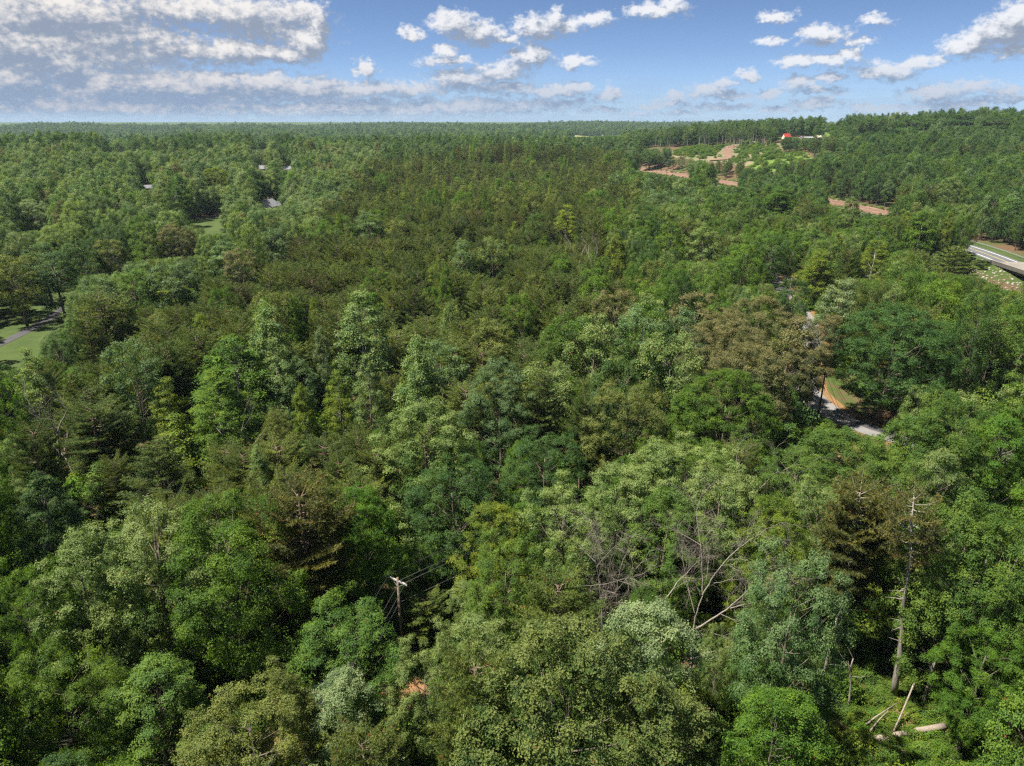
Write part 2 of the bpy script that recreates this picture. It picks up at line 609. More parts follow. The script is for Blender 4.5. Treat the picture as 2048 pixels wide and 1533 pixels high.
def broadleaf(name, seed, H, R, zb, kind='round', n_clump=90, rc=1.15, twigs=22, leaves=24, size=.19, bark='bark', gaps=.16, lobes=.22):
    """Crown and trunk meshes of a broadleaf tree of height H, crown radius R, crown base zb."""
    rng = np.random.default_rng(seed)
    ph = rng.uniform(0, 6.28, 4)
    cs = []
    tries = 0
    while len(cs) < n_clump and tries < n_clump * 60:
        tries += 1
        f = rng.uniform(0.0, 1.0)
        az = rng.uniform(0, 2 * math.pi)
        env = float(envelope(kind, np.array(f))) * R
        env *= 1 + lobes * (math.sin(2 * az + ph[0] + 2.5 * f) * .6 + math.sin(3 * az + ph[1] - 4 * f) * .5)
        if rng.random() > .25 + .75 * env / R:
            continue
        rr = max(0.0, env - rc * .5) * (rng.uniform(.80, 1.0) if rng.random() < .8 else rng.uniform(.2, .8))
        if math.sin(3 * az + ph[2] + 5 * f) * math.sin(7 * f + ph[3] + az) > 1 - gaps * 2.4:
            continue
        z = zb + f * (H - zb - rc * .45)
        c = np.array([rr * math.cos(az), rr * math.sin(az), z])
        k = .62 if tries < n_clump * 30 else .45
        if all(np.sum((c - o) ** 2) > (k * rc) ** 2 for o in cs):
            cs.append(c)
    cs = np.array(cs)
    n_c = len(cs)
    mid = np.array([0, 0, zb + (H - zb) * .40])
    rcs = rc * rng.uniform(.65, 1.3, n_c)
    # twigs spread over each clump, thicker outwards and on top
    d = rng.normal(size=(n_c, twigs, 3))
    outw = unit(cs - mid)
    d = unit(d + outw[:, None] * .75 + np.array([0, 0, .55]))
    tw = cs[:, None] + d * (rcs[:, None, None] * rng.uniform(.45, 1.05, (n_c, twigs, 1))) * np.array([1, 1, .72])
    tw = tw.reshape(-1, 3)
    td = d.reshape(-1, 3)
    clump_tone = np.repeat(rng.normal(0, .10, n_c), twigs)
    twig_tone = rng.normal(0, .09, len(tw)) + clump_tone
    sp = size * 1.05
    p = (tw[:, None] + rng.normal(size=(len(tw), leaves, 3)) * np.array([sp, sp, sp * .7])).reshape(-1, 3)
    nd = np.repeat(td, leaves, 0)
    nrm = unit(nd * .95 + np.array([0, 0, .50]) + rng.normal(size=p.shape) * .42)
    v, f = leaf_quads(p, nrm, size * np.repeat(rng.uniform(.72, 1.28, len(tw)), leaves), rng)
    tint = np.clip(.47 + np.repeat(twig_tone, leaves) * 1.1 + rng.normal(0, .05, len(p)), 0, .99)
    tint = np.where(rng.random(len(p)) < .0035, 1.2, tint)
    hgt = (p[:, 2] - zb) / (H - zb)
    rad = np.linalg.norm((p - mid) / np.array([R, R, (H - zb) * .6]), axis=1)
    tip = np.clip(.15 + .45 * (rad - .55) + .35 * hgt + .35 * np.repeat(rng.normal(0, .5, len(tw)), leaves) + .3 * nd[:, 2], 0, 1)
    crown = mesh_np(name + '_crown', v, [f], {'tint': tint, 'tip': tip})
    # trunk and limbs
    mb = MB()
    lean = rng.normal(0, .25, 2)
    zt = zb + (H - zb) * .72
    tz = np.linspace(-.4, zt, 8)
    tx = np.stack([lean[0] * (tz / H) ** 2 + .12 * np.sin(tz * .5 + seed), lean[1] * (tz / H) ** 2 + .1 * np.cos(tz * .45), tz], 1)
    r0 = .018 * H
    mb.tube(tx, r0 * (1 - .82 * np.clip(tz / zt, 0, 1)) * np.where(tz < .5, 1.35, 1), 7)
    order = rng.permutation(n_c)
    for k, i in enumerate(order[:min(n_c, 46)]):
        c = cs[i]
        horiz = math.hypot(c[0], c[1])
        zs = np.clip(c[2] - horiz * rng.uniform(.55, 1.1), zb * .75, zt)
        s = np.array([np.interp(zs, tz, tx[:, 0]), np.interp(zs, tz, tx[:, 1]), zs])
        m1 = s + (c - s) * .5 + np.array([0, 0, -.10 * horiz]) + rng.normal(0, .15, 3)
        t = np.linspace(0, 1, 5)[:, None]
        path = (1 - t) ** 2 * s + 2 * t * (1 - t) * m1 + t ** 2 * c
        rb = (.075 if k < 14 else .04) * (H / 18)
        mb.tube(path, np.linspace(rb, .012, 5), 4, cap=False)
    trunk = mb.mesh(name + '_trunk', smooth=True)
    crown.materials.append(M['oak'])
    trunk.materials.append(M[bark])
    return crown, trunk


def pine(name, seed, H, R, zb, n_br=70, tuft_step=.22, needle=.20, width=.045, per=7, flat=.45, top_heavy=0.0, bark='bark_pine', dead_low=6, twig=.42, bare=0.0):
    """Crown of flat needle sprays on whorled branches, open between them."""
    rng = np.random.default_rng(seed)
    mb = MB()
    tz = np.linspace(-.4, H * .97, 9)
    bend = rng.normal(0, .35, 2)
    tx = np.stack([bend[0] * (tz / H) ** 2 + .08 * np.sin(tz * .7 + seed), bend[1] * (tz / H) ** 2 + .08 * np.cos(tz * .6), tz], 1)
    mb.tube(tx, .0145 * H * (1 - .92 * np.clip(tz / H, 0, 1)) + .012, 6)
    P, D, TO = [], [], []
    az = rng.uniform(0, 6)
    for i in range(n_br):
        f = ((i + rng.uniform(-.4, .4)) / n_br)
        f = min(max(f, 0), 1)
        z = zb + f * (H * .97 - zb)
        prof = (1 - f) ** .62 * min(1.0, .45 + f * 2.6 + top_heavy * .2) if top_heavy <= 0 else math.sqrt(max(.03, 1 - ((f - .52) / .58) ** 2))
        L = R * prof * rng.uniform(.62, 1.12) + .25
        az += 2.39996 + rng.normal(0, .35)
        s = np.array([np.interp(z, tz, tx[:, 0]), np.interp(z, tz, tx[:, 1]), z])
        dirh = np.array([math.cos(az), math.sin(az), 0])
        rise = rng.uniform(-.05, .30) + .55 * f * f
        t = np.linspace(0, 1, 5)
        sag = -.10 * L * np.sin(t * math.pi) + .10 * L * t ** 2
        path = s + dirh * (t * L)[:, None] + np.array([0, 0, 1]) * (rise * L * t + sag)[:, None]
        mb.tube(path, np.linspace(.018 + .012 * L, .008, 5), 4, cap=False)
        side = np.array([-dirh[1], dirh[0], 0])
        tone = rng.normal(0, .11)
        u = .28 if rng.random() > bare else .75
        while u < 1.02:
            q = np.array([np.interp(u, t, path[:, k]) for k in range(3)])
            for sg in (-1, 1):
                wl = twig * L * (1.08 - u) * rng.uniform(.6, 1.2) + .12
                wd = unit(dirh * rng.uniform(.35, .9) + side * sg + np.array([0, 0, rng.uniform(-.05, .28)]))
                k = max(1, int(wl / tuft_step))
                for j in range(k):
                    P.append(q + wd * (wl * (j + 1) / k) + rng.normal(0, .05, 3))
                    D.append(unit(wd * .8 + np.array([0, 0, .55])))
                    TO.append(tone + rng.normal(0, .08))
            P.append(q + np.array([0, 0, .05]))
            D.append(unit(dirh * .6 + np.array([0, 0, .8])))
            TO.append(tone)
            u += tuft_step * 1.25 / L
    # dead stubs below the live crown
    for i in range(dead_low):
        z = zb * rng.uniform(.45, 1.0)
        a = rng.uniform(0, 6.28)
        L = rng.uniform(.5, 1.6)
        s = np.array([np.interp(z, tz, tx[:, 0]), np.interp(z, tz, tx[:, 1]), z])
        e = s + np.array([math.cos(a) * L, math.sin(a) * L, rng.uniform(-.2, .4) * L])
        mb.tube([s, (s + e) / 2 + rng.normal(0, .08, 3), e], [.035, .022, .008], 4, cap=False)
    P, D, TO = np.array(P), np.array(D), np.array(TO)
    n = len(P)
    d = unit(np.repeat(D, per, 0) + rng.normal(size=(n * per, 3)) * np.array([.75, .75, flat]))
    b = np.repeat(P, per, 0) + rng.normal(size=(n * per, 3)) * .05
    L = needle * rng.uniform(.7, 1.35, n * per)[:, None]
    sd = unit(np.cross(d, unit(rng.normal(size=(n * per, 3))))) * (width * .5)
    v = np.stack([b - sd, b + sd, b + d * L], 1).reshape(-1, 3)
    f = np.arange(3 * n * per).reshape(-1, 3)
    tint = np.clip(.45 + np.repeat(TO, per) + rng.normal(0, .12, n * per), 0, .975)
    tint = np.where(np.repeat(rng.random(n) < .008, per), 1.2, tint)
    crown = mesh_np(name + '_crown', v, [f], {'tint': tint, 'tip': np.zeros(n * per)})
    trunk = mb.mesh(name + '_trunk', smooth=True)
    crown.materials.append(M['pine'])
    trunk.materials.append(M[bark])
    return crown, trunk


def dead_tree(name, seed, H, spread=.55, depth=5, r0=.22, trunk_to=.35, leaders=3, twigginess=1.0, lean=(0, 0)):
    """Bare tree: trunk with heavy limbs as one mesh, fine twigs as another."""
    rng = np.random.default_rng(seed)
    big, fine = MB(), MB()

    def grow(p, d, L, r, k):
        n = 5
        pts = [p]
        for i in range(n - 1):
            d = unit(d + rng.normal(0, .13, 3) + np.array([0, 0, .04]))
            pts.append(pts[-1] + d * (L / (n - 1)))
        pts = np.array(pts)
        re = r * (.62 if k > 0 else .25)
        (big if r > .035 else fine).tube(pts, np.linspace(r, re, n), 6 if r > .08 else 4 if r > .02 else 3, cap=False)
        if k <= 0:
            return
        m = 2 if k > 2 else 3
        for j in range(m):
            nd = unit(d + rng.normal(0, spread, 3) + np.array([0, 0, .05]))
            grow(pts[-1], nd, L * rng.uniform(.58, .86), re * rng.uniform(.62, .92), k - 1)
        for j in range(int(2 * twigginess)):
            i = rng.integers(1, n - 1)
            nd = unit(d * .5 + rng.normal(0, .8, 3))
            grow(pts[i], nd, L * rng.uniform(.35, .6), re * rng.uniform(.3, .5), min(k - 2, 2))

    h0 = H * trunk_to
    p0 = np.array([0, 0, -.4])
    top = np.array([lean[0], lean[1], h0])
    t = np.linspace(0, 1, 6)[:, None]
    pts = p0 + (top - p0) * t + rng.normal(0, .06, (6, 3)) * t
    big.tube(pts, np.linspace(r0 * 1.2, r0 * .8, 6), 7)
    for j in range(leaders):
        a = 6.28 * j / leaders + rng.normal(0, .3)
        nd = unit(np.array([math.cos(a) * spread, math.sin(a) * spread, 1.0]))
        grow(pts[-1], nd, H * .30 * rng.uniform(.8, 1.15), r0 * rng.uniform(.5, .75), depth)
    a = big.mesh(name + '_trunk', smooth=True)
    a.materials.append(M['dead'])
    b = fine.mesh(name + '_twigs')
    b.materials.append(M['dead_fine'])
    return a, b


# ------------------------------------------------------------------ ground, lawn, roads
def ground_material():
    m, T = material('forest_floor')
    tc = T.n('ShaderNodeTexCoord').outputs['Object']
    n1 = T.noise(tc, .035, 5, .6)
    n2 = T.noise(tc, .6, 7, .65)
    n3 = T.noise(tc, 6.0, 5, .7)
    soil = T.mix(n2, (.060, .036, .022), (.135, .080, .048))
    soil = T.mix(T.smooth(n3, .5, .75), soil, (.16, .115, .075))
    grass = T.mix(n3, (.030, .052, .012), (.065, .095, .022))
    far = T.n('ShaderNodeVectorMath', operation='LENGTH')
    T.link(tc, far.inputs[0])
    g = T.math('MAXIMUM', T.smooth(T.math('ADD', n1, T.math('MULTIPLY', T.math('SUBTRACT', n2, .5), .5)), .44, .60), T.smooth(far.outputs['Value'], 1500, 2500))
    finish(T, T.mix(g, soil, grass), .95, .1, n3, .08)
    return m


def sheet_material(name, c1, c2, c3, s1=.25, s2=4.0, rough=.95):
    m, T = material(name)
    tc = T.n('ShaderNodeTexCoord').outputs['Object']
    a, b = T.noise(tc, s1, 6, .6), T.noise(tc, s2, 6, .7)
    finish(T, T.mix(T.smooth(b, .45, .8), T.mix(T.smooth(a, .35, .65), c1, c2), c3), rough, .15, b, .03)
    return m


M['ground'] = ground_material()
M['lawn'] = sheet_material('mown_grass', (.034, .058, .014), (.052, .078, .019), (.080, .086, .034), .12, 3.0)
M['meadow'] = sheet_material('rough_green_growth', (.070, .125, .020), (.105, .155, .030), (.15, .15, .06), .06, .7)
M['clearcut'] = sheet_material('logged_ground', (.17, .135, .085), (.085, .10, .040), (.24, .19, .13), .05, .5)
M['clay'] = sheet_material('red_clay', (.135, .076, .052), (.18, .110, .080), (.23, .165, .125), .15, 1.5)
M['verge'] = sheet_material('leaf_littered_verge', (.20, .105, .050), (.12, .085, .035), (.27, .155, .085), .5, 4.0)
M['asphalt'] = sheet_material('worn_asphalt', (.150, .143, .143), (.180, .172, .168), (.205, .195, .19), .4, 9.0, .85)
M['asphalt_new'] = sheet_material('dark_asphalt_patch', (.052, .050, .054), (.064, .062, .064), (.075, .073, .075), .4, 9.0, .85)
M['highway'] = sheet_material('highway_asphalt', (.085, .090, .100), (.105, .110, .118), (.13, .135, .14), .2, 5.0, .8)
M['concrete'] = sheet_material('bridge_concrete', (.15, .135, .12), (.20, .18, .16), (.25, .23, .20), .3, 3.0)
M['concrete_dark'] = sheet_material('stained_concrete', (.065, .060, .054), (.10, .092, .082), (.14, .125, .11), .5, 2.0)
M['paint'] = plain('road_paint', (.72, .72, .70), .7, .1, 5.0)
M['steel'] = plain('galvanised_steel', (.42, .43, .44), .45, .12, 3.0, .5, .6)
M['wood_pole'] = plain('creosoted_pole', (.15, .115, .085), .9, .3, 3.0)
M['pale_wood'] = plain('bleached_crossarm', (.34, .32, .30), .8, .15, 4.0)
M['porcelain'] = plain('grey_porcelain', (.35, .35, .36), .25, .1, 5.0, .5)
M['cable'] = plain('black_cable', (.035, .035, .038), .6, .1, 5.0)
M['white'] = plain('white_siding', (.78, .78, .79), .6, .06, 2.0)
M['grey_roof'] = plain('grey_shingle_roof', (.16, .165, .185), .85, .25, 3.0)
M['red_roof'] = plain('red_metal_roof', (.34, .045, .035), .5, .1, 1.0)
M['cream'] = plain('cream_wall', (.55, .50, .40), .8, .1, 1.0)
M['brick'] = plain('brown_brick_wall', (.22, .12, .085), .9, .25, 3.0)
M['glass'] = plain('dark_window_glass', (.03, .035, .04), .1, .1, 1.0, .6)
M['car_dark'] = plain('dark_car_paint', (.03, .033, .04), .3, .1, 1.0, .6)
M['rubber'] = plain('black_rubber', (.02, .02, .02), .8, .1, 1.0)
M['rock'] = plain('pale_rock', (.27, .24, .215), .9, .3, 1.5)
M['log'] = bark_material('bare_log_wood', (.15, .12, .095), (.31, .265, .215))
M['root'] = bark_material('torn_roots', (.17, .10, .065), (.30, .20, .14))


def terrain():
    rad = np.concatenate([np.arange(0, 60, 6.0), np.arange(60, 420, 5.0), np.geomspace(420, 3000, 110), np.geomspace(3100, 30000, 46)])
    th = np.concatenate([np.linspace(-1.0, 1.0, 340), np.linspace(1.0, 2 * math.pi - 1.0, 70)[1:-1]])
    R, A = np.meshgrid(rad[1:], th, indexing='ij')
    x, y = R * np.sin(A), R * np.cos(A)
    v = np.stack([x.ravel(), y.ravel(), zg(x, y).ravel()], 1)
    nr, nt = R.shape
    i = np.arange(nr - 1)[:, None] * nt
    j = np.arange(nt)[None]
    k = (j + 1) % nt
    f = np.stack([i + j, i + nt + j, i + nt + k, i + k], -1).reshape(-1, 4)
    c = len(v)
    v = np.vstack([v, [[0, 0, float(zg(0, 0))]]])
    f3 = np.stack([np.full(nt, c), np.arange(nt), (np.arange(nt) + 1) % nt], 1)
    me = mesh_np('ground', v, [f, f3], smooth=True)
    tag(link('ground', me, M['ground']), kind='structure')


terrain()


def drape(name, pts, lift, mat, nx=None, parent=None, res=2.0):
    """A sheet inside a polygon (world x, y), laid over the terrain."""
    pts = np.array([[p[0], p[1]] for p in pts], float)
    lo, hi = pts.min(0), pts.max(0)
    gx, gy = np.arange(lo[0], hi[0] + res, res), np.arange(lo[1], hi[1] + res, res)
    X, Y = np.meshgrid(gx, gy, indexing='ij')
    inside = in_poly(X, Y, pts)
    keep = inside[:-1, :-1] | inside[1:, :-1] | inside[1:, 1:] | inside[:-1, 1:]
    n2 = len(gy)
    I, J = np.nonzero(keep)
    a = I * n2 + J
    f = np.stack([a, a + n2, a + n2 + 1, a + 1], 1)
    used, inv = np.unique(f, return_inverse=True)
    v = np.stack([X.ravel(), Y.ravel(), zg(X, Y).ravel() + lift], 1)[used]
    return tag(link(name, mesh_np(name, v, [inv.reshape(-1, 4)], smooth=True), mat, parent), kind='structure')


def in_poly(X, Y, pts):
    X, Y = np.asarray(X, float), np.asarray(Y, float)
    c = np.zeros(X.shape, bool)
    n = len(pts)
    for i in range(n):
        (x1, y1), (x2, y2) = pts[i], pts[(i + 1) % n]
        if y1 == y2:
            continue
        c ^= ((y1 > Y) != (y2 > Y)) & (X < (x2 - x1) * (Y - y1) / (y2 - y1) + x1)
    return c


def spline(pts, step=1.5):
    pts = np.asarray(pts, float)
    d = np.concatenate([[0], np.cumsum(np.linalg.norm(np.diff(pts, axis=0), axis=1))])
    n = max(2, int(d[-1] / step))
    out = np.stack([np.interp(np.linspace(0, d[-1], n), d, pts[:, k]) for k in range(pts.shape[1])], 1)
    for _ in range(12):
        out[1:-1] = (out[:-2] + out[1:-1] * 2 + out[2:]) / 4
    return out


def ribbon(name, line, w, lift, mat, off=0.0, kind='structure', parent=None, flat=True):
    line = np.asarray(line, float)
    t = np.gradient(line[:, :2], axis=0)
    t /= np.linalg.norm(t, axis=1, keepdims=True)
    s = np.stack([t[:, 1], -t[:, 0]], 1)
    zc = zg(line[:, 0], line[:, 1]) if line.shape[1] == 2 else line[:, 2]
    rows = []
    for k in np.linspace(-.5, .5, 3):
        p = line[:, :2] + s * (off + k * w)
        z = (zc if flat else np.maximum(zg(p[:, 0], p[:, 1]), zc)) + lift
        rows.append(np.stack([p[:, 0], p[:, 1], z], 1))
    v = np.concatenate(rows)
    n = len(line)
    i = np.arange(n - 1)
    f = np.concatenate([np.stack([i + r * n, i + 1 + r * n, i + 1 + (r + 1) * n, i + (r + 1) * n], 1) for r in range(2)])
    o = link(name, mesh_np(name, v, [f[:, ::-1]], smooth=True), mat, parent)
    return tag(o, kind=kind) if kind else o


# lawn with a drive in the hollow beyond the pine stand
lawn_px = [(-50, 790), (-20, 765), (60, 735), (125, 690), (160, 655), (150, 630), (190, 590), (240, 555), (200, 545), (100, 575), (20, 600), (-40, 640)]
LAWN = [at(*p)[:2] for p in lawn_px]
drape('lawn', LAWN, .05, M['lawn'])
DRIVE = spline([at(*p)[:2] for p in [(-120, 735), (0, 690), (60, 660), (110, 632), (150, 600), (175, 570), (205, 545)]])
ribbon('driveway', DRIVE, 3.0, .10, M['asphalt_new'])
GLADE1 = [at(*p)[:2] for p in [(385, 470), (420, 425), (408, 418), (395, 440), (440, 480), (470, 470), (455, 445), (430, 462)]]
gl = at(425, 455)
GLADE = [(gl.x + a * 17, gl.y + b * 30) for a, b in [(-1, -1), (1, -1), (1.3, .2), (.6, 1), (-.8, 1), (-1.2, .1)]]
drape('lawn', GLADE, .06, M['lawn'])

# country road
ROAD = spline([at(*p)[:2] for p in [(1538, 548), (1556, 575), (1588, 610), (1614, 645), (1622, 690), (1608, 740), (1604, 775), (1630, 806), (1672, 834), (1722, 856), (1780, 874), (1850, 892), (1940, 905), (2080, 925)]])
ribbon('verge', ROAD, 21, .03, M['verge'], 6.0)
ribbon('road', ROAD, 5.4, .09, M['asphalt'])
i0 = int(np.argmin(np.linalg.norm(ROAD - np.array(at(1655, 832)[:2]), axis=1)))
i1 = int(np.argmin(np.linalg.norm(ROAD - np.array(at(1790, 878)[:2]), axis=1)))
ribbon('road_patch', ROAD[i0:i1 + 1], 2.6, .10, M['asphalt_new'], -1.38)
VERGE = spline([at(*p)[:2] for p in [(1585, 800), (1612, 820), (1648, 848)]])
ribbon('grass_verge', VERGE, 3.6, .07, M['lawn'], 0)
TRACK = spline([at(*p)[:2] for p in [(560, 1500), (640, 1440), (800, 1425), (850, 1370)]])
ribbon('dirt_track', TRACK, 3.4, .06, M['verge'])

# highway running away behind the trees, its cleared clay bank and the logged hillside
hy = np.arange(279, 900, 6.0)
HW = np.stack([hw_x(hy), hy], 1)
hz = zg(HW[:, 0], HW[:, 1])
for _ in range(10):
    hz[1:-1] = (hz[:-2] + hz[1:-1] * 2 + hz[2:]) / 4
HW3 = np.stack([HW[:, 0], hy, hz], 1)
hz0 = float(hz[0]) + .5
ribbon('highway', HW3, 11.0, .50, M['highway'])
ribbon('highway_verge', HW3, 26.0, .38, M['lawn'])
ribbon('clay_bank', HW3[22:], 14, .42, M['clay'], 20.0, flat=False)
for off, nm in ((-3.7, 'edge_line'), (3.7, 'edge_line')):
    ribbon(nm, HW3, .28, .515, M['paint'], off)
ribbon('centre_line', HW3, .24, .515, plain('yellow_road_paint', (.55, .38, .06), .7, .1, 5), 0.0)

for off in (15.5, 17.4, 21.5, 23.4):
    ribbon('wheel_rut', HW3[22:], .55, .46, plain('damp_clay', (.085, .050, .036), .9, .3, .8), off, flat=False)

CUT = [at(*p)[:2] for p in [(1345, 312), (1420, 322), (1500, 332), (1560, 318), (1555, 290), (1500, 284), (1440, 292), (1370, 296)]]
drape('logged_slope', CUT, .25, M['clearcut'], res=6.0)
CLAYROAD = spline([at(*p)[:2] for p in [(1420, 322), (1462, 321), (1455, 308), (1456, 298), (1470, 291), (1510, 287)]], 5)
ribbon('clay_road', CLAYROAD, 8, .5, M['clay'], flat=False)
MEADOW = [at(*p)[:2] for p in [(1500, 335), (1530, 345), (1590, 338), (1618, 318), (1600, 305), (1560, 308), (1520, 322)]]
drape('meadow', MEADOW, .3, M['meadow'], res=6.0)
MEADOW2 = [at(*p)[:2] for p in [(1700, 292), (1800, 300), (1830, 290), (1800, 276), (1730, 280)]]
drape('meadow', MEADOW2, .3, M['meadow'], res=6.0)
FIELD = [at(*p)[:2] for p in [(1145, 275), (1205, 276), (1208, 268), (1195, 264), (1170, 266)]]
FIELD_B = [at(*p)[:2] for p in [(1640, 275), (1700, 274), (1700, 263), (1650, 262)]]
drape('field', FIELD, .8, sheet_material('dry_pasture', (.16, .17, .055), (.20, .19, .075), (.24, .22, .10), .02, .2), res=12.0)
drape('field', FIELD_B, .8, M['meadow'], res=12.0)

BLOCK = [(np.array(LAWN), 0), (np.array(GLADE), 0), (np.array(CUT), 0), (np.array(MEADOW), 0), (np.array(MEADOW2), 0), (np.array(FIELD), 0), (np.array(FIELD_B), 0)]


def line_dist(x, y, line):
    return float(np.min(np.hypot(line[:, 0] - x, line[:, 1] - y)))


def free(x, y, pad=0.0):
    if 215 < y < 900 and -11 - pad < x - float(hw_x(y)) < (29 if y > 400 else 15) + pad:
        return False
    if y < 190 and line_dist(x, y, ROAD) < 5.2 + pad:
        return False
    if line_dist(x, y, DRIVE) < 3.5 + pad or (y < 80 and line_dist(x, y, TRACK) < 2.2 + pad):
        return False
    if 700 < y < 1600 and line_dist(x, y, CLAYROAD) < 12:
        return False
    return not any(bool(in_poly(np.array([x]), np.array([y]), p)[0]) for p, _ in BLOCK)


# ------------------------------------------------------------------ tree prototypes: (crown, trunk, height, radius)
def protos():
    P = {}

    def put(k, pair, H, R):
        P.setdefault(k, []).append((*pair, H, R))

    # near trees, leaf by leaf
    for s, sh, H, R, zb, n, rc in ((11, 'broad', 20, 6.4, 4.5, 150, 1.15), (12, 'round', 20, 5.8, 3.5, 150, 1.05), (13, 'broad', 19, 6.0, 4.0, 140, 1.25), (14, 'round', 20, 5.2, 3.0, 130, 1.1)):
        put('near_round', broadleaf('near_broadleaf', s, H, R, zb, sh, n, rc, 30, 16, .155, lobes=.27, gaps=.2), H, R)
    for s, sh in ((15, 'round'), (16, 'broad')):
        put('big_round', broadleaf('great_broadleaf', s, 21, 8.8, 3.0 if s == 15 else 4.0, sh, 330, 1.15, 27, 14, .18, lobes=.15, gaps=.12), 21, 8.8)
    for s, H, R in ((21, 22, 4.6), (22, 21, 4.3)):
        put('near_cone', broadleaf('near_conical', s, H, R, 2.0, 'ovoid', 190, .95, 26, 13, .16, bark='bark_pale', lobes=.16), H, R)
    # middle distance
    for s, sh, H, R, zb, n, rc in ((31, 'broad', 20, 6.2, 4.5, 85, 1.35), (32, 'round', 20, 5.4, 3.0, 85, 1.2), (33, 'round', 19, 5.8, 3.5, 80, 1.3), (34, 'broad', 19, 5.8, 4.0, 85, 1.2)):
        put('mid_round', broadleaf('mid_broadleaf', s, H, R, zb, sh, n, rc, 20, 9, .30), H, R)
    for s, H, R in ((41, 22, 4.5), (42, 20, 4.2)):
        put('mid_cone', broadleaf('mid_conical', s, H, R, 2.0, 'ovoid', 120, 1.0, 18, 9, .27, bark='bark_pale', lobes=.16), H, R)
    for s, H, R in ((51, 10, 2.3), (52, 9, 2.0), (53, 11, 2.5)):
        put('young', broadleaf('young_broadleaf', s, H, R, 1.0, 'column', 46, .72, 16, 11, .22, lobes=.2), H, R)
    # pines
    for s, H, R, zb, nb in ((61, 17, 3.9, 4.0, 112), (62, 16, 3.6, 3.5, 104), (63, 18, 4.2, 5.0, 108)):
        put('near_pine', pine('near_pine', s, H, R, zb, nb, .165, .21, .060, 9, .5, 0.0 if s == 62 else 1.0, twig=.33), H, R)
    for s, H, R, zb, nb in ((71, 17, 4.0, 3.5, 84), (72, 16, 3.7, 3.5, 80), (73, 18, 4.3, 5.0, 80)):
        put('mid_pine', pine('mid_pine', s, H, R, zb, nb, .24, .28, .10, 8, .5, 0.0 if s == 72 else 1.0, twig=.33), H, R)
    for s, H, R, zb, nb in ((81, 21, 3.6, 6.0, 90), (82, 22, 3.9, 8.0, 84)):
        put('tall_pine', pine('tall_pine', s, H, R, zb, nb, .19, .25, .065, 10, .9, 1.0, twig=.5), H, R)
    # far woodland
    for s, sh, H, R, zb, n, rc in ((91, 'broad', 20, 5.6, 5, 44, 1.5), (92, 'round', 20, 5.0, 3, 44, 1.35), (93, 'round', 18, 5.4, 3, 44, 1.45)):
        put('far_round', broadleaf('far_broadleaf', s, H, R, zb, sh, n, rc, 15, 7, .52), H, R)
    for s, H in ((99, 22), (100, 20)):
        put('slender', pine('slender', s, H, 1.9, H * .62, 22, .5, .5, .2, 6, .8, 1.0, dead_low=5, bark='bark_pale'), H, 1.9)
    put('high_round', broadleaf('high_broadleaf', 17, 20, 5.2, 9.5, 'broad', 95, 1.15, 30, 16, .16, gaps=.2), 20, 5.2)
    put('far_cone', broadleaf('far_conical', 95, 21, 3.6, 2, 'cone', 40, 1.2, 12, 6, .5, bark='bark_pale'), 21, 3.6)
    for s in (97, 98):
        put('far_pine', pine('far_pine', s, 18, 4.0, 5.0, 34, .45, .55, .26, 6, .5, 1.0 if s == 98 else 0.0, dead_low=2), 18, 4.0)
    return P


PROTO = protos()
TREES = []                 # (x, y, radius, height) of every tree that stands as an object
BACKLINKS = {}


def plant(name, key, loc, H, R, mat, label, cat, group=None, pick=None, rz=None, trunk_mat=None):
    lst = PROTO[key]
    k = RNG.integers(len(lst)) if pick is None else pick % len(lst)
    cr, tr, H0, R0 = lst[k]
    root = empty(name, (loc[0], loc[1], loc[2]), RNG.uniform(0, 6.28) if rz is None else rz, (R / R0, R / R0, H / H0))
    tag(root, label, cat, group)
    c = link('crown', cr, None, root)
    c.material_slots[0].link = 'OBJECT'
    c.material_slots[0].material = M[mat]
    t = link('trunk', tr, None, root)
    if trunk_mat:
        t.material_slots[0].link = 'OBJECT'
        t.material_slots[0].material = M[trunk_mat]
    TREES.append((loc[0], loc[1], R, H))
    BACKLINKS.setdefault((key, int(k)), (c, t))
    return root


NAME = {'high': ('broadleaf_tree', 'broadleaf tree'), 'round': ('broadleaf_tree', 'broadleaf tree'), 'cone': ('conical_tree', 'conical tree'), 'pine': ('pine_tree', 'pine'), 'tall': ('pine_tree', 'pine'), 'young': ('young_tree', 'young tree')}
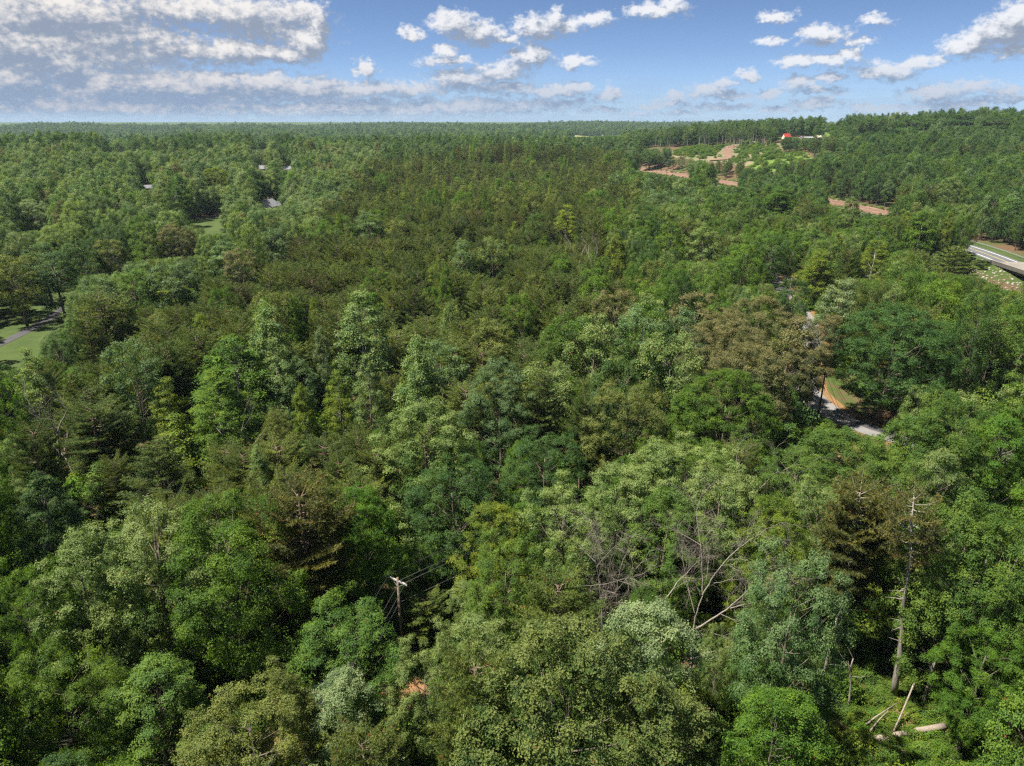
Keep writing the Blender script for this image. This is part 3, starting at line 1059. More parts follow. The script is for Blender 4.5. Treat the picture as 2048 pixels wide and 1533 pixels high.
# crown top in the photograph (px, py), crown width in px, form, colour, height in metres, label
HAND = [
    # ---- lowest rows of the picture, the nearest crowns
    (290, 1022, 250, 'round', 'pale', 20, 'large pale green broadleaf tree beside the bright yellow-green one at lower left'),
    (140, 1075, 210, 'round', 'pale', 19, 'dusty green broadleaf tree in the lower left corner with a drooping crown'),
    (440, 1012, 250, 'round', 'bright', 21, 'vivid yellow-green broadleaf tree next to the browning pine'),
    (597, 985, 190, 'tall', 'pine_brown', 20, 'browning brownish-olive pine between bright green tree and utility pole'),
    (30, 1130, 170, 'round', 'bright', 18, 'bright green broadleaf tree cut by the left edge of the picture'),
    (70, 945, 115, 'cone', 'oak_dark', 17, 'dark green narrow conical tree near the left edge'),
    (100, 1310, 200, 'round', 'bright', 15, 'yellowish green tree in the bottom left corner'),
    (300, 1340, 210, 'round', 'oak', 13, 'shaded broadleaf tree low in the bottom left hollow'),
    (490, 1385, 250, 'round', 'olive', 15, 'olive green feathery broadleaf tree at the bottom beside a dark gap'),
    (565, 1345, 120, 'round', 'olive', 14, 'small olive broadleaf tree under the power cables'),
    (690, 1215, 215, 'round', 'oak', 15, 'light green broadleaf tree just below the near utility pole'),
    (680, 1350, 165, 'round', 'silver', 13, 'whitish green feathery tree with thin pale limbs at the bottom'),
    (845, 1290, 150, 'round', 'pale', 14, 'pale green tree between the silver tree and the dense bottom pine'),
    (965, 1238, 190, 'round', 'pale', 16, 'shining pale green crown behind the dense olive pine at the bottom'),
    (955, 1310, 190, 'tall', 'pine', 19, 'dense olive green pine touching the bottom edge beside the big oak'),
    (735, 1465, 170, 'tall', 'pine', 16, 'dark olive pine rising from the bottom edge near the scrap roof'),
    (1140, 1275, 430, 'round', 'oak_tips', 22, 'huge oak with yellow leaf tips at the bottom centre'),
    (1315, 1395, 270, 'round', 'oak_tips', 18, 'wide oak with yellow leaf tips at the bottom right of the huge oak'),
    (1115, 1155, 165, 'tall', 'pine', 16, 'rounded olive pine standing before the two bare snags'),
    (1310, 1212, 225, 'round', 'silver', 18, 'silvery green broadleaf tree in front of the big dead tree'),
    (1600, 1105, 215, 'round', 'blue', 22, 'tall grey-green broadleaf tree between dead tree and brown pine'),
    (1960, 990, 215, 'round', 'oak', 22, 'large green broadleaf tree right of the tall bare-trunked pine'),
    (2045, 1050, 190, 'round', 'oak', 21, 'green broadleaf tree half cut by the right edge'),
    (1895, 1140, 120, 'round', 'oak', 12, 'dark green slender broadleaf tree behind the fallen log'),
    (1990, 1250, 150, 'round', 'bright', 14, 'bright green understorey tree at the lower right edge'),
    (1215, 1440, 0, 'round', 'oak', 0, ''),
    (850, 1190, 95, 'pine', 'pine', 7, 'low olive bushy pine right behind the near utility pole'),
    (935, 1168, 110, 'round', 'pale', 11, 'low pale green tree right of the near utility pole'),
    (1010, 1190, 100, 'round', 'yellow', 9, 'low yellow-green tree between near pole and rounded olive pine'),
    # ---- second rows
    (845, 800, 190, 'round', 'pale', 21, 'big shining pale green broadleaf tree in the middle of the picture'),
    (905, 925, 170, 'round', 'oak_dark', 17, 'deep green broadleaf tree beside a black gap below the shining pale tree'),
    (985, 1010, 140, 'round', 'yellow', 16, 'yellow-green rounded tree beside the black gap'),
    (1010, 1075, 150, 'round', 'oak', 17, 'green broadleaf tree behind the near power cables'),
    (1000, 722, 140, 'round', 'blue', 20, 'broad bluish green crown behind the dark round pine'),
    (1075, 735, 150, 'pine', 'pine_dark', 19, 'dark olive round-topped pine in the middle of the picture'),
    (1165, 795, 90, 'pine', 'pine_dark', 16, 'small dark olive pine beside the dark round-topped pine'),
    (1090, 865, 150, 'round', 'oak_dark', 16, 'leafy green tree with hanging shade below the dark round pine'),
    (1200, 785, 100, 'round', 'blue', 16, 'small bluish green tree beside the olive crown'),
    (1255, 765, 140, 'round', 'olive', 19, 'olive green broadleaf tree with a few tan tips'),
    (1345, 672, 130, 'round', 'pale', 21, 'pale green broadleaf tree in front of the dark bluish crowns'),
    (1290, 618, 120, 'round', 'blue', 20, 'dark bluish green crown beside the pale broadleaf tree'),
    (1380, 615, 95, 'round', 'blue', 20, 'bluish green crown touching the tan flowering trees'),
    (1190, 630, 120, 'round', 'pale', 20, 'pale green crown between pines and the dark bluish crowns'),
    (1250, 725, 110, 'round', 'oak_dark', 17, 'dark green crown in the shade of the pale broadleaf tree'),
    (1460, 745, 200, 'round', 'bright', 19, 'bright green broadleaf tree before the tan flowering trees'),
    (1395, 578, 110, 'round', 'tan', 20, 'tan-tipped flowering tree farthest from the road'),
    (1525, 595, 150, 'round', 'tan', 21, 'tan-tipped flowering tree beside the middle utility pole'),
    (1455, 640, 160, 'round', 'tan', 20, 'tan-tipped flowering tree in the middle of its clump'),
    (1500, 690, 190, 'round', 'tan', 20, 'tan-tipped flowering tree nearest the bright green tree'),
    (1640, 632, 110, 'high', 'tan', 20, 'tan-tipped flowering tree leaning over the road by the pole'),
    (1585, 640, 120, 'round', 'tan', 20, 'tan-tipped flowering tree standing over the hidden road'),
    (1612, 690, 100, 'high', 'tan', 17, 'lower tan-tipped flowering tree above the end of the visible road'),
    (1235, 580, 90, 'round', 'tan', 18, 'small tan-tipped tree apart from the flowering clump'),
    (1800, 622, 215, 'round', 'oak_dark', 21, 'great dark green dome-shaped tree beside the road bend'),
    (1560, 755, 100, 'round', 'oak_dark', 13, 'dark green tree shading the near side of the road'),
    (1590, 560, 60, 'round', 'oak_dark', 15, 'dark slender tree right behind the middle utility pole'),
    (1400, 885, 190, 'round', 'pale', 18, 'pale green crown in the row before the road'),
    (1310, 885, 160, 'round', 'pale', 18, 'pale green crown with bright leaf clusters left of its pale neighbour'),
    (1580, 850, 95, 'young', 'oak', 11, 'small green tree at the near edge of the road'),
    (1690, 862, 175, 'round', 'oak', 15, 'green broadleaf tree covering the near side of the road bend'),
    (1600, 905, 150, 'round', 'oak', 16, 'green tree before the small tree at the road edge'),
    (1850, 822, 160, 'round', 'oak', 18, 'green broadleaf tree beyond the end of the visible road'),
    (1930, 812, 170, 'round', 'oak', 20, 'pale-topped green tree near the right edge behind the brownish pine'),
    (2015, 835, 150, 'round', 'bright', 20, 'bright green tree at the right edge above the brownish pine'),
    (1790, 905, 150, 'round', 'oak', 18, 'green tree standing between road end and brown pine'),
    (1560, 990, 150, 'round', 'yellow', 19, 'yellow-green loose crowned tree above the big dead tree'),
    (1450, 935, 180, 'round', 'pale', 18, 'light green broad crown before its pale row'),
    (1240, 935, 170, 'round', 'pale', 17, 'pale crown with pointed leaf clusters near the picture centre'),
    (1130, 965, 170, 'round', 'pale', 17, 'pale yellow-green crown beside the yellow-green rounded tree'),
    (1340, 985, 160, 'round', 'oak', 17, 'green crown above the silvery tree'),
    (1650, 960, 140, 'round', 'pale', 18, 'pale crown left of the brownish pine'),
    (1890, 905, 140, 'round', 'pale', 19, 'shining pale crown beside the top of the tall bare-trunked pine'),
    # ---- pale conical trees among the pines
    (718, 582, 105, 'cone', 'tulip', 23, 'tallest pale conical tree among the olive pines'),
    (527, 605, 85, 'cone', 'tulip', 22, 'pale conical tree with a yellowish top in the pine stand'),
    (545, 675, 75, 'cone', 'tulip', 18, 'pale conical tree directly below the yellowish-topped one'),
    (640, 655, 38, 'cone', 'silver', 17, 'slim silvery conical tree among dark pines'),
    (733, 708, 62, 'cone', 'tulip', 18, 'narrow pale conical tree below the tallest one'),
    (835, 675, 85, 'cone', 'tulip', 20, 'pale conical tree standing left of the broad bluish crown'),
    (672, 740, 55, 'cone', 'yellow', 15, 'lime green narrow conical tree in the pine stand'),
    (600, 770, 45, 'cone', 'yellow', 13, 'small lime conical tree beside a grey snag'),
    (803, 758, 36, 'young', 'yellow', 10, 'tiny yellow-green young tree below the pale conical trees'),
    (590, 715, 75, 'round', 'blue', 15, 'small bluish leafy crown among the conical trees'),
    (460, 670, 130, 'cone', 'bright', 19, 'bright yellow-green tapering tree left of the pale conical trees'),
    (430, 735, 120, 'cone', 'bright', 18, 'vivid green bushy tree in front of the tapering yellow-green one'),
    (330, 755, 70, 'cone', 'yellow', 15, 'yellow-green slender tree left of the vivid bushy tree'),
    (350, 830, 90, 'young', 'yellow', 12, 'yellow-green bush-like young tree in the pine stand'),
    (50, 695, 75, 'cone', 'pale', 19, 'pale conical tree beside the lawn'),
    (1040, 590, 60, 'round', 'bright', 17, 'bright green round tree alone among the olive pines'),
    (985, 475, 60, 'round', 'pale', 20, 'pale rounded tree amid the olive pines farther back'),
    (735, 420, 60, 'round', 'blue', 19, 'bluish pale rounded crown at the back of the pine stand'),
    (1135, 410, 55, 'cone', 'yellow', 21, 'tall yellow-green feathery tree at the back of the pines'),
    (1235, 470, 45, 'cone', 'yellow', 19, 'yellow-green tapering tree beyond the bluish crowns'),
    (170, 815, 150, 'pine', 'pine_dark', 14, 'dark olive pine near the bleached dead tree'),
    (55, 860, 120, 'pine', 'pine_dark', 16, 'dark spreading pine at the left edge'),
    (300, 880, 190, 'pine', 'pine_dark', 15, 'dark spreading pine above the fallen grey snag'),
    (200, 590, 130, 'pine', 'pine', 17, 'olive pine at the head of the stand beside the lawn'),
    (170, 640, 70, 'pine', 'pine', 15, 'small olive pine on the lawn edge'),
    # ---- wood beyond the lawn
    (120, 450, 120, 'round', 'pale', 20, 'pale broadleaf tree in the wood beyond the lawn'),
    (60, 400, 110, 'round', 'silver', 20, 'silvery green crown at the left edge beyond the lawn'),
    (215, 455, 120, 'round', 'oak_dark', 19, 'dark olive round crown in the wood beyond the lawn'),
    (-40, 492, 150, 'round', 'oak_dark', 20, 'dark heavy tree at the left edge shading the lawn'),
    (75, 484, 110, 'round', 'oak_dark', 18, 'dark tree at the back of the shaded lawn'),
    (150, 478, 100, 'round', 'oak_dark', 18, 'dark olive tree by the bend of the drive'),
    (212, 480, 80, 'round', 'olive', 17, 'olive tree where the drive leaves the lawn'),
    (20, 510, 110, 'round', 'olive', 19, 'olive tan crown at the left edge above the lawn'),
    (100, 500, 120, 'round', 'oak_dark', 19, 'dark leafy tree over the shaded end of the drive'),
    (345, 450, 110, 'round', 'tan', 18, 'tan-tipped crown at the edge of the wood beyond the lawn'),
    (340, 530, 110, 'round', 'blue', 17, 'bluish green crown at the end of the pine stand'),
    (260, 540, 110, 'round', 'oak', 16, 'green broad crown at the corner where the drive enters the wood'),
    (450, 480, 110, 'round', 'blue', 18, 'bluish silvery crown behind the corner of the pine stand'),
    (545, 455, 90, 'round', 'blue', 19, 'silvery bluish dome crown below the white house'),
    (475, 500, 90, 'round', 'tan', 17, 'brownish olive dome crown behind the first pines'),
    (345, 560, 80, 'young', 'yellow', 12, 'lime green young tree by the wood corner'),
    (345, 370, 70, 'round', 'oak', 20, 'green crown standing before the grey shed roof'),
    (430, 335, 60, 'round', 'yellow', 19, 'yellow-green crown in the far left wood'),
    # ---- right side
    (1705, 395, 42, 'cone', 'pale', 19, 'pale pointed tree standing before the red clay bank'),
    (1490, 490, 90, 'round', 'bright', 19, 'bright green crown on the far side of the road'),
    (1690, 555, 110, 'round', 'silver', 18, 'pale bluish crown beyond the great dark dome tree'),
    (1410, 455, 100, 'round', 'pale', 19, 'pale green broad crown beyond the tan flowering trees'),
    (1850, 420, 60, 'cone', 'bright', 22, 'bright pointed tree in the wood before the highway'),
    (1905, 355, 70, 'round', 'pale', 22, 'pale dome crown on the far side of the highway'),
    (1920, 490, 110, 'pine', 'pine', 17, 'spreading olive pine hiding the bridge end'),
    (1755, 480, 60, 'cone', 'yellow', 18, 'yellow-green pointed tree in the wood before the highway'),
    (1640, 500, 60, 'cone', 'yellow', 17, 'slim yellow-green tree left of its pointed neighbours'),
    (1550, 470, 90, 'round', 'oak_dark', 18, 'dark green tree behind the bright crown beyond the road'),
    (1560, 375, 60, 'cone', 'bright', 19, 'light green narrow tree before the clay bank'),
    # ---- skyline
    (1828, 234, 75, 'far', 'oak_dark', 22, 'tall dark rounded tree breaking the skyline of the hill'),
    (1740, 240, 42, 'far', 'oak_dark', 20, 'dark tree on the skyline left of the tall rounded one'),
    (1925, 230, 60, 'far', 'oak_dark', 20, 'spreading dark crown on the highest point of the hill'),
    (2000, 232, 60, 'far', 'oak_dark', 20, 'dark crown on the hilltop near the right edge'),
    (1635, 268, 36, 'farpine', 'pine_dark', 20, 'dark pine beside the far red roof'),
    (1665, 275, 36, 'farpine', 'pine_dark', 20, 'dark pine right of the far farm buildings'),
    (1300, 300, 40, 'far', 'oak', 20, 'green crown where the logged slope begins'),
    (515, 255, 34, 'far', 'oak_dark', 20, 'dark crown standing out along the far left tree line'),
    (230, 268, 40, 'farcone', 'pale', 22, 'pale tall tree in the far left wood below the skyline'),
]
FORM = {'round': ('near_round', 'mid_round'), 'cone': ('near_cone', 'mid_cone'), 'pine': ('near_pine', 'mid_pine'), 'tall': ('tall_pine', 'tall_pine'), 'young': ('young', 'young'), 'high': ('high_round', 'high_round')}
LAND = []                                                         # landmarks for the labels of the trees around them
for i, (px, py, wpx, form, mat, H, label) in enumerate(HAND):
    if not H:
        continue
    p = at(px, py, H)
    if form.startswith('far') and p.y > 1150:
        d_ = ray(px, py)
        p = Vector((d_.x / d_.y * 900, 900, 0))
        p.z = float(zg(p.x, p.y))
    if p.y > 150 and form == 'round' and wpx > 60:
        wpx *= .74
    _, _, depth = project(p.x, p.y, p.z + H * .8)
    R = wpx / FPX * depth / 2
    if form.startswith('far'):
        key = {'far': 'far_round', 'farpine': 'far_pine', 'farcone': 'far_cone'}[form]
        nm = NAME[{'far': 'round', 'farpine': 'pine', 'farcone': 'cone'}[form]]
    else:
        key = FORM[form][0 if depth < 105 else 1]
        if form == 'round' and R > 6.6:
            key = 'big_round'
        if form == 'cone':
            R *= 1.2
        elif form == 'round':
            R *= 1.1
        nm = NAME[form]
    plant(nm[0], key, p, H, R, mat, label, nm[1], pick=i)
    LAND.append((p.x, p.y, label, mat, form, p.z, R, H))

# tall pine with a long bare trunk
p = at(1788, 1400)
top = at(1828, 950, 23.5)
TALL = (p.x, p.y)


def clear_stem_pine(base, H, R, zb, n, tilt, mat, label, seed, needle, per, bare, stubs):
    root = tag(empty('pine_tree', base, .4), label, 'pine')
    root.rotation_euler = (tilt[0], tilt[1], .4)
    cr, tr = pine('clear_stem_pine', seed, H, R, zb, n, .165, needle, .062, per, .8, 1.0, dead_low=stubs, bare=bare, twig=.5)
    c = link('crown', cr, None, root)
    c.material_slots[0].link = 'OBJECT'
    c.material_slots[0].material = M[mat]
    t = link('trunk', tr, None, root)
    t.material_slots[0].link = 'OBJECT'
    t.material_slots[0].material = M['bark_pale']
    TREES.append((base.x, base.y, R, H))


clear_stem_pine(p, 23.5, 2.4, 16.0, 38, (0, -.135), 'pine_brown', 'tall pine with a long bare trunk and a thin crown above the fallen log', 78, .24, 7, .3, 26)
q = at(1668, 1335)
clear_stem_pine(q, 21, 3.2, 8.0, 110, (0, -.07), 'pine_brown', 'dense brownish pine beside the tall bare-trunked pine', 79, .24, 10, 0, 6)
LAND.append((q.x, q.y, 'dense brownish pine beside the tall bare-trunked pine', 'pine_brown', 'pine', q.z, 3.0, 22))
LAND.append((p.x, p.y, 'tall pine with a long bare trunk', 'pine_brown', 'pine', p.z, 1.2, 23))

# ------------------------------------------------------------------ dead trees
DEAD_PROTO = [dead_tree('dead', 201, 17, .62, 5, .26, .30, 4, 1.1), dead_tree('dead', 202, 14, .45, 4, .17, .45, 2, 1.0), dead_tree('dead', 203, 12, .7, 4, .14, .4, 3, 1.2), dead_tree('dead', 204, 15, .35, 3, .15, .7, 2, .6)]
DEAD_H = [17, 14, 12, 15]


def plant_dead(px, py, H, k, label, tilt=(0, 0), rz=None, base=False, wide=1.0):
    q = at(px, py, 0 if base else H * math.cos(max(abs(tilt[0]), abs(tilt[1]))))
    a, b = DEAD_PROTO[k]
    s = H / DEAD_H[k]
    root = empty('dead_tree', q, RNG.uniform(0, 6.28) if rz is None else rz, (s * wide, s * wide, s))
    root.rotation_euler = (tilt[0], tilt[1], root.rotation_euler[2])
    tag(root, label, 'dead tree')
    link('trunk', a, None, root)
    link('twigs', b, None, root)['kind'] = 'stuff'
    TREES.append((q.x, q.y, 1.6, H))
    return root




def limb_tree(label, Y0, lines, seed):
    """A dead tree whose limbs follow what the photograph shows, standing Y0 metres ahead; each limb swings out of that plane."""
    rng = np.random.default_rng(seed)
    big, fine = MB(), MB()

    def pt(px, py, off):
        d = ray(px, py)
        return np.array(Vector((0, 0, CAM_Z)) + d * ((Y0 + off) / d.y))

    base = None

    def twig(p, d, L, r, k):
        pts = [p]
        for _ in range(3):
            d = unit(d + rng.normal(0, .22, 3))
            pts.append(pts[-1] + d * L / 3)
        fine.tube(pts, np.linspace(r, r * .4, 4), 3, cap=False)
        if k > 0:
            for i in (1, 2, 3):
                for _ in range(1 + (i == 3)):
                    twig(pts[i], unit(d + rng.normal(0, .6, 3)), L * rng.uniform(.45, .75), r * .55, k - 1)

    for (r, off, pix) in lines:
        n = len(pix)
        ctrl = np.array([pt(px, py, off * i / max(1, n - 1)) for i, (px, py) in enumerate(pix)])
        if base is None:
            base = ctrl[0].copy()
            base[2] = float(zg(base[0], base[1]))
            ctrl[0] = base - np.array([0, 0, .3])
        path = spline(ctrl, .6) if n > 2 else ctrl
        path = path + rng.normal(0, .025, path.shape)
        big.tube(path, np.linspace(r * .50, max(.012, r * .16), len(path)), 6, cap=False)
        m = len(path)
        for i in range(max(1, m // 3), m):
            if rng.random() < .95 and r < .25:
                d = path[i] - path[i - 1]
                twig(path[i], unit(unit(d) + rng.normal(0, .7, 3)), rng.uniform(.9, 2.6), .020, 3)
        twig(path[-1], unit(path[-1] - path[-2]), 2.2, .022, 3)
    root = tag(empty('dead_tree', base), label, 'dead tree')
    for nm, mb, mt in (('trunk', big, M['dead']), ('twigs', fine, M['dead_fine'])):
        mb.v = [v - base for v in mb.v]
        o = mb.build(nm, mt, root, nm == 'trunk')
        if nm == 'twigs':
            o['kind'] = 'stuff'
    TREES.append((base[0], base[1], 2.2, 17))


limb_tree('big grey dead tree with wide forked limbs behind the silvery tree', 55.0, [
    (.30, 0, [(1385, 1330), (1386, 1270), (1389, 1225), (1406, 1190)]),
    (.17, -2, [(1406, 1190), (1440, 1130), (1475, 1096), (1498, 1080), (1520, 1068)]),
    (.14, 2, [(1406, 1190), (1404, 1120), (1401, 1088), (1398, 1050), (1392, 1030)]),
    (.11, 1.5, [(1389, 1225), (1376, 1176), (1368, 1152), (1366, 1120)]),
    (.20, -3, [(1392, 1258), (1450, 1224), (1482, 1198), (1508, 1165), (1522, 1150)]),
    (.11, -2, [(1462, 1216), (1500, 1208), (1530, 1205), (1565, 1185)]),
    (.09, 2, [(1428, 1166), (1452, 1160), (1478, 1159), (1502, 1157)]),
    (.13, 3, [(1330, 1200), (1342, 1178), (1366, 1152), (1392, 1126)]),
    (.08, -3, [(1415, 1262), (1462, 1282), (1502, 1290)]),
    (.07, -2, [(1440, 1228), (1480, 1250), (1500, 1258), (1522, 1255)]),
    (.08, 1, [(1401, 1090), (1385, 1072), (1360, 1062), (1342, 1058)]),
    (.08, 1, [(1412, 1160), (1424, 1130), (1424, 1110), (1410, 1075)]),
    (.12, -3, [(1380, 1320), (1405, 1312), (1440, 1298), (1462, 1292)]),
], 11)
limb_tree('bare grey snag with a forked top beside the rounded olive pine', 56.0, [
    (.17, 0, [(1206, 1330), (1205, 1235), (1197, 1150), (1192, 1126)]),
    (.08, 1, [(1192, 1126), (1180, 1106), (1164, 1098), (1148, 1082)]),
    (.08, -1, [(1195, 1132), (1206, 1106), (1220, 1094), (1234, 1090)]),
    (.06, 1, [(1206, 1108), (1202, 1086), (1188, 1066)]),
    (.05, -1, [(1199, 1170), (1220, 1168), (1236, 1162)]),
    (.05, 1, [(1199, 1170), (1180, 1170), (1168, 1172)]),
], 12)
limb_tree('short bare forked snag right beside the taller grey snag', 58.0, [
    (.15, 0, [(1238, 1320), (1236, 1225), (1232, 1182)]),
    (.08, -1, [(1232, 1182), (1246, 1160), (1260, 1148), (1272, 1138)]),
    (.06, 1, [(1232, 1186), (1220, 1178), (1208, 1182)]),
    (.05, 1, [(1233, 1178), (1232, 1160), (1240, 1136)]),
], 13)
plant_dead(85, 795, 16, 3, 'bleached leaning dead tree near the left edge', tilt=(.1, .22))
plant_dead(125, 835, 13, 2, 'bleached dead tree with many bare side branches near the left edge', tilt=(.15, .5))
plant_dead(328, 955, 11, 2, 'broken grey snag hanging below the dark spreading pine', tilt=(.3, .2))
plant_dead(372, 690, 12, 3, 'thin bleached snag behind the yellow-green slender tree', tilt=(0, -.25))
plant_dead(1415, 705, 15, 1, 'pale bare forked limb beside the tan flowering trees', tilt=(0, .15))
plant_dead(1160, 480, 19, 3, 'tall pale grey snag at the back of the pine stand')
plant_dead(1185, 500, 17, 3, 'pale grey snag right of the tall one at the back of the pines')
plant_dead(1135, 625, 13, 2, 'grey twiggy dead crown in the middle of the pine stand')
plant_dead(500, 850, 12, 3, 'thin grey snag below the vivid bushy tree')
plant_dead(1545, 905, 15, 2, 'leafless grey tree among the pale crowns before the road')
plant_dead(1440, 250, 20, 3, 'bare trunk standing at the top of the logged slope')
plant_dead(720, 985, 12, 2, 'grey dead tree tangled beneath the olive pines near the picture centre', tilt=(.2, .35))
plant_dead(1905, 1180, 13, 1, 'thin bare snag beside the dark slender tree')


def bare_stem(px, py, H, r, lean, label):
    """A slender dead or limbless stem standing at the lower right."""
    q = at(px, py)
    rng = np.random.default_rng(int(px))
    mb = MB()
    t = np.linspace(0, 1, 7)
    pts = np.stack([lean[0] * t + rng.normal(0, .05, 7), lean[1] * t + rng.normal(0, .05, 7), -.3 + (H + .3) * t], 1)
    mb.tube(pts, r * (1 - .6 * t), 7)
    root = tag(empty('dead_tree', q), label, 'dead tree')
    mb.build('trunk', M['bark_pale'], root, True)
    lb = MB()
    for k in range(6):
        i = rng.integers(3, 7)
        d = unit(np.array([rng.normal(), rng.normal(), .6]))
        lb.tube([pts[i], pts[i] + d * rng.uniform(.4, .9), pts[i] + d * rng.uniform(1.0, 2.0) + rng.normal(0, .2, 3)], [.035, .022, .008], 4)
    o = lb.build('limb', M['dead'], root, True)
    o['kind'] = 'stuff'
    TREES.append((q.x, q.y, .8, H))


bare_stem(1632, 1415, 10, .19, (.6, .3), 'leaning pale stem under the tall grey-green tree')
bare_stem(1700, 1420, 6, .12, (-.8, 0), 'broken short stem beside the straight pale one')
bare_stem(1575, 1500, 8, .22, (.5, .2), 'thick pale stem near the bottom edge left of the fallen log')
bare_stem(2030, 1390, 15, .20, (-.5, .4), 'straight brown stem near the right edge')
bare_stem(1770, 1310, 9, .10, (1.6, .5), 'thin leaning stem just behind the tall bare-trunked pine')
bare_stem(1925, 1300, 13, .15, (.2, .2), 'ivy-clad thin stem between the tall pine and right edge')


# row of slender trees left standing along the top of the logged slope
for k in range(64):
    px_ = 1285 + 262 * (k + RNG.uniform(-.4, .4)) / 64
    q = at(px_, RNG.uniform(284, 298))
    H = RNG.uniform(17, 23)
    root = plant('slender_tree', 'slender', q, H, RNG.uniform(1.5, 2.6), ('pine_dark', 'oak_dark', 'oak')[k % 3], 'slim bare-trunked tree left standing along the top of the logged slope', 'slender tree', 'slender trees above the logged slope')


# ------------------------------------------------------------------ the rest of the wood
PINE_STAND = np.array([(150, 600), (330, 560), (430, 525), (640, 445), (700, 380), (760, 320), (1000, 285), (1240, 300), (1290, 400), (1170, 560), (1140, 690), (1000, 745), (930, 800), (760, 860), (720, 1010), (380, 1030), (60, 1010), (60, 800), (110, 700)], float)
PINE_ODDS = [('pine', 'pine', .50), ('pine', 'pine_dark', .17), ('pine', 'pine_brown', .035), ('round', 'olive', .04), ('cone', 'yellow', .03), ('cone', 'bright', .03), ('round', 'bright', .06), ('round', 'oak', .04), ('cone', 'tulip', .015), ('round', 'blue', .04)]


def zone(px, py, r):
    """Form and colour odds by where the tree stands."""
    poly = PINE_STAND
    if px < 1300 and 280 < py < 1040 and bool(in_poly(np.array([px]), np.array([py]), poly)[0]):
        return PINE_ODDS
    if py < 300 and r > 700:
        return [('round', 'oak', .30), ('round', 'oak_dark', .28), ('round', 'blue', .15), ('round', 'pale', .08), ('pine', 'pine_dark', .13), ('pine', 'pine', .06)]
    if py < 620 and px < 760 and r > 150:
        return [('round', 'oak', .18), ('round', 'pale', .17), ('round', 'silver', .08), ('round', 'blue', .15), ('round', 'oak_dark', .14), ('round', 'tan', .07), ('pine', 'pine_dark', .04), ('round', 'olive', .06), ('round', 'bright', .05)]
    if px > 1420 and py < 430:
        return [('pine', 'pine_dark', .26), ('pine', 'pine', .14), ('round', 'oak_dark', .20), ('round', 'oak', .17), ('round', 'blue', .10), ('cone', 'pale', .06), ('round', 'olive', .04), ('cone', 'bright', .03)]
    if px > 1400 and py < 720:
        return [('cone', 'bright', .17), ('round', 'bright', .14), ('round', 'oak', .20), ('cone', 'yellow', .08), ('pine', 'pine', .16), ('round', 'pale', .10), ('round', 'oak_dark', .10), ('round', 'blue', .05)]
    if py < 420:
        return [('round', 'oak', .26), ('round', 'oak_dark', .15), ('round', 'blue', .15), ('pine', 'pine', .13), ('pine', 'pine_dark', .10), ('round', 'pale', .12), ('cone', 'pale', .05), ('cone', 'yellow', .04)]
    if px > 1500 and py > 950:
        return [('round', 'oak', .5), ('round', 'bright', .3), ('round', 'oak_dark', .2)]
    if px < 620 and py > 930:
        return [('round', 'bright', .38), ('round', 'oak', .30), ('cone', 'bright', .10), ('round', 'oak_dark', .12), ('young', 'yellow', .06), ('pine', 'pine', .04)]
    return [('round', 'oak', .32), ('round', 'bright', .18), ('round', 'pale', .14), ('round', 'oak_dark', .10), ('round', 'olive', .08), ('pine', 'pine', .09), ('young', 'yellow', .05), ('round', 'blue', .04)]


def patch(x, y, s=1.0):
    """A slow field between 0 and 1: stands of one kind and height grow in patches."""
    x, y = x * s, y * s
    return .5 + .25 * (math.sin(x / 19 + 1.7 * math.sin(y / 31)) + math.sin(y / 23 + 2.1 * math.sin(x / 37 + 1)))


def choose(odds, f=None):
    t = RNG.random()
    if f is not None:
        t = .45 * t + .55 * ((f * 7.3) % 1.0)
    t *= sum(o[2] for o in odds)
    for o in odds:
        t -= o[2]
        if t <= 0:
            return o
    return odds[-1]


def jitter_grid(r0, r1, s, half):
    n = int(r1 / s) + 2
    gx, gy = np.meshgrid(np.arange(-n, n + 1), np.arange(-3, n + 1), indexing='ij')
    x = (gx * s + (gy % 2) * s * .5 + RNG.uniform(-.36, .36, gx.shape) * s).ravel()
    y = (gy * s * .9 + RNG.uniform(-.36, .36, gx.shape) * s).ravel()
    r = np.hypot(x, y)
    a = np.arctan2(x, y)
    k = (r >= r0) & (r < r1) & (np.abs(a) < half + 14 / np.maximum(r, 1))
    return np.stack([x[k], y[k]], 1)


FOREST = []                # (x, y, form, colour, height, radius)
# openings where the photograph looks down to the ground: nothing tall may stand here
OPEN = [at(1790, 1440), at(1850, 1475), at(1740, 1460), at(1680, 1470), at(1930, 1440), at(1700, 1340)]
SIGHT = [((at(1600, 792)), 9.0, 32), ((at(1680, 835)), 9.0, 32), ((at(1780, 872)), 8.0, 24)]
tr0 = np.array(TREES)


def room(x, y):
    """Height that fits under the sight lines to what the photograph shows behind: road, clay, bridge, lawn and the marked trees."""
    x, y = np.atleast_1d(np.asarray(x, float)), np.atleast_1d(np.asarray(y, float))
    z = zg(x, y)
    out = np.full(x.shape, 99.0)
    for (q, q2, n) in VIEWS:
        for p_ in (q,) if q is q2 else (q, q2):
            L = math.hypot(p_[0], p_[1])
            along = (x * p_[0] + y * p_[1]) / L
            side = np.abs(x * p_[1] - y * p_[0]) / L
            h = CAM_Z + (p_[2] - CAM_Z) * along / L - .5 - z
            hit = (along < L + 2) & (along > 20) & (side < n)
            out = np.where(hit, np.minimum(out, h), out)
    return out


def view(px1, py1, px2, py2, n, k=4):
    out = []
    for i in range(k):
        f, g = i / k, (i + 1) / k
        out.append((at(px1 + (px2 - px1) * f, py1 + (py2 - py1) * f), at(px1 + (px2 - px1) * g, py1 + (py2 - py1) * g), n))
    return out


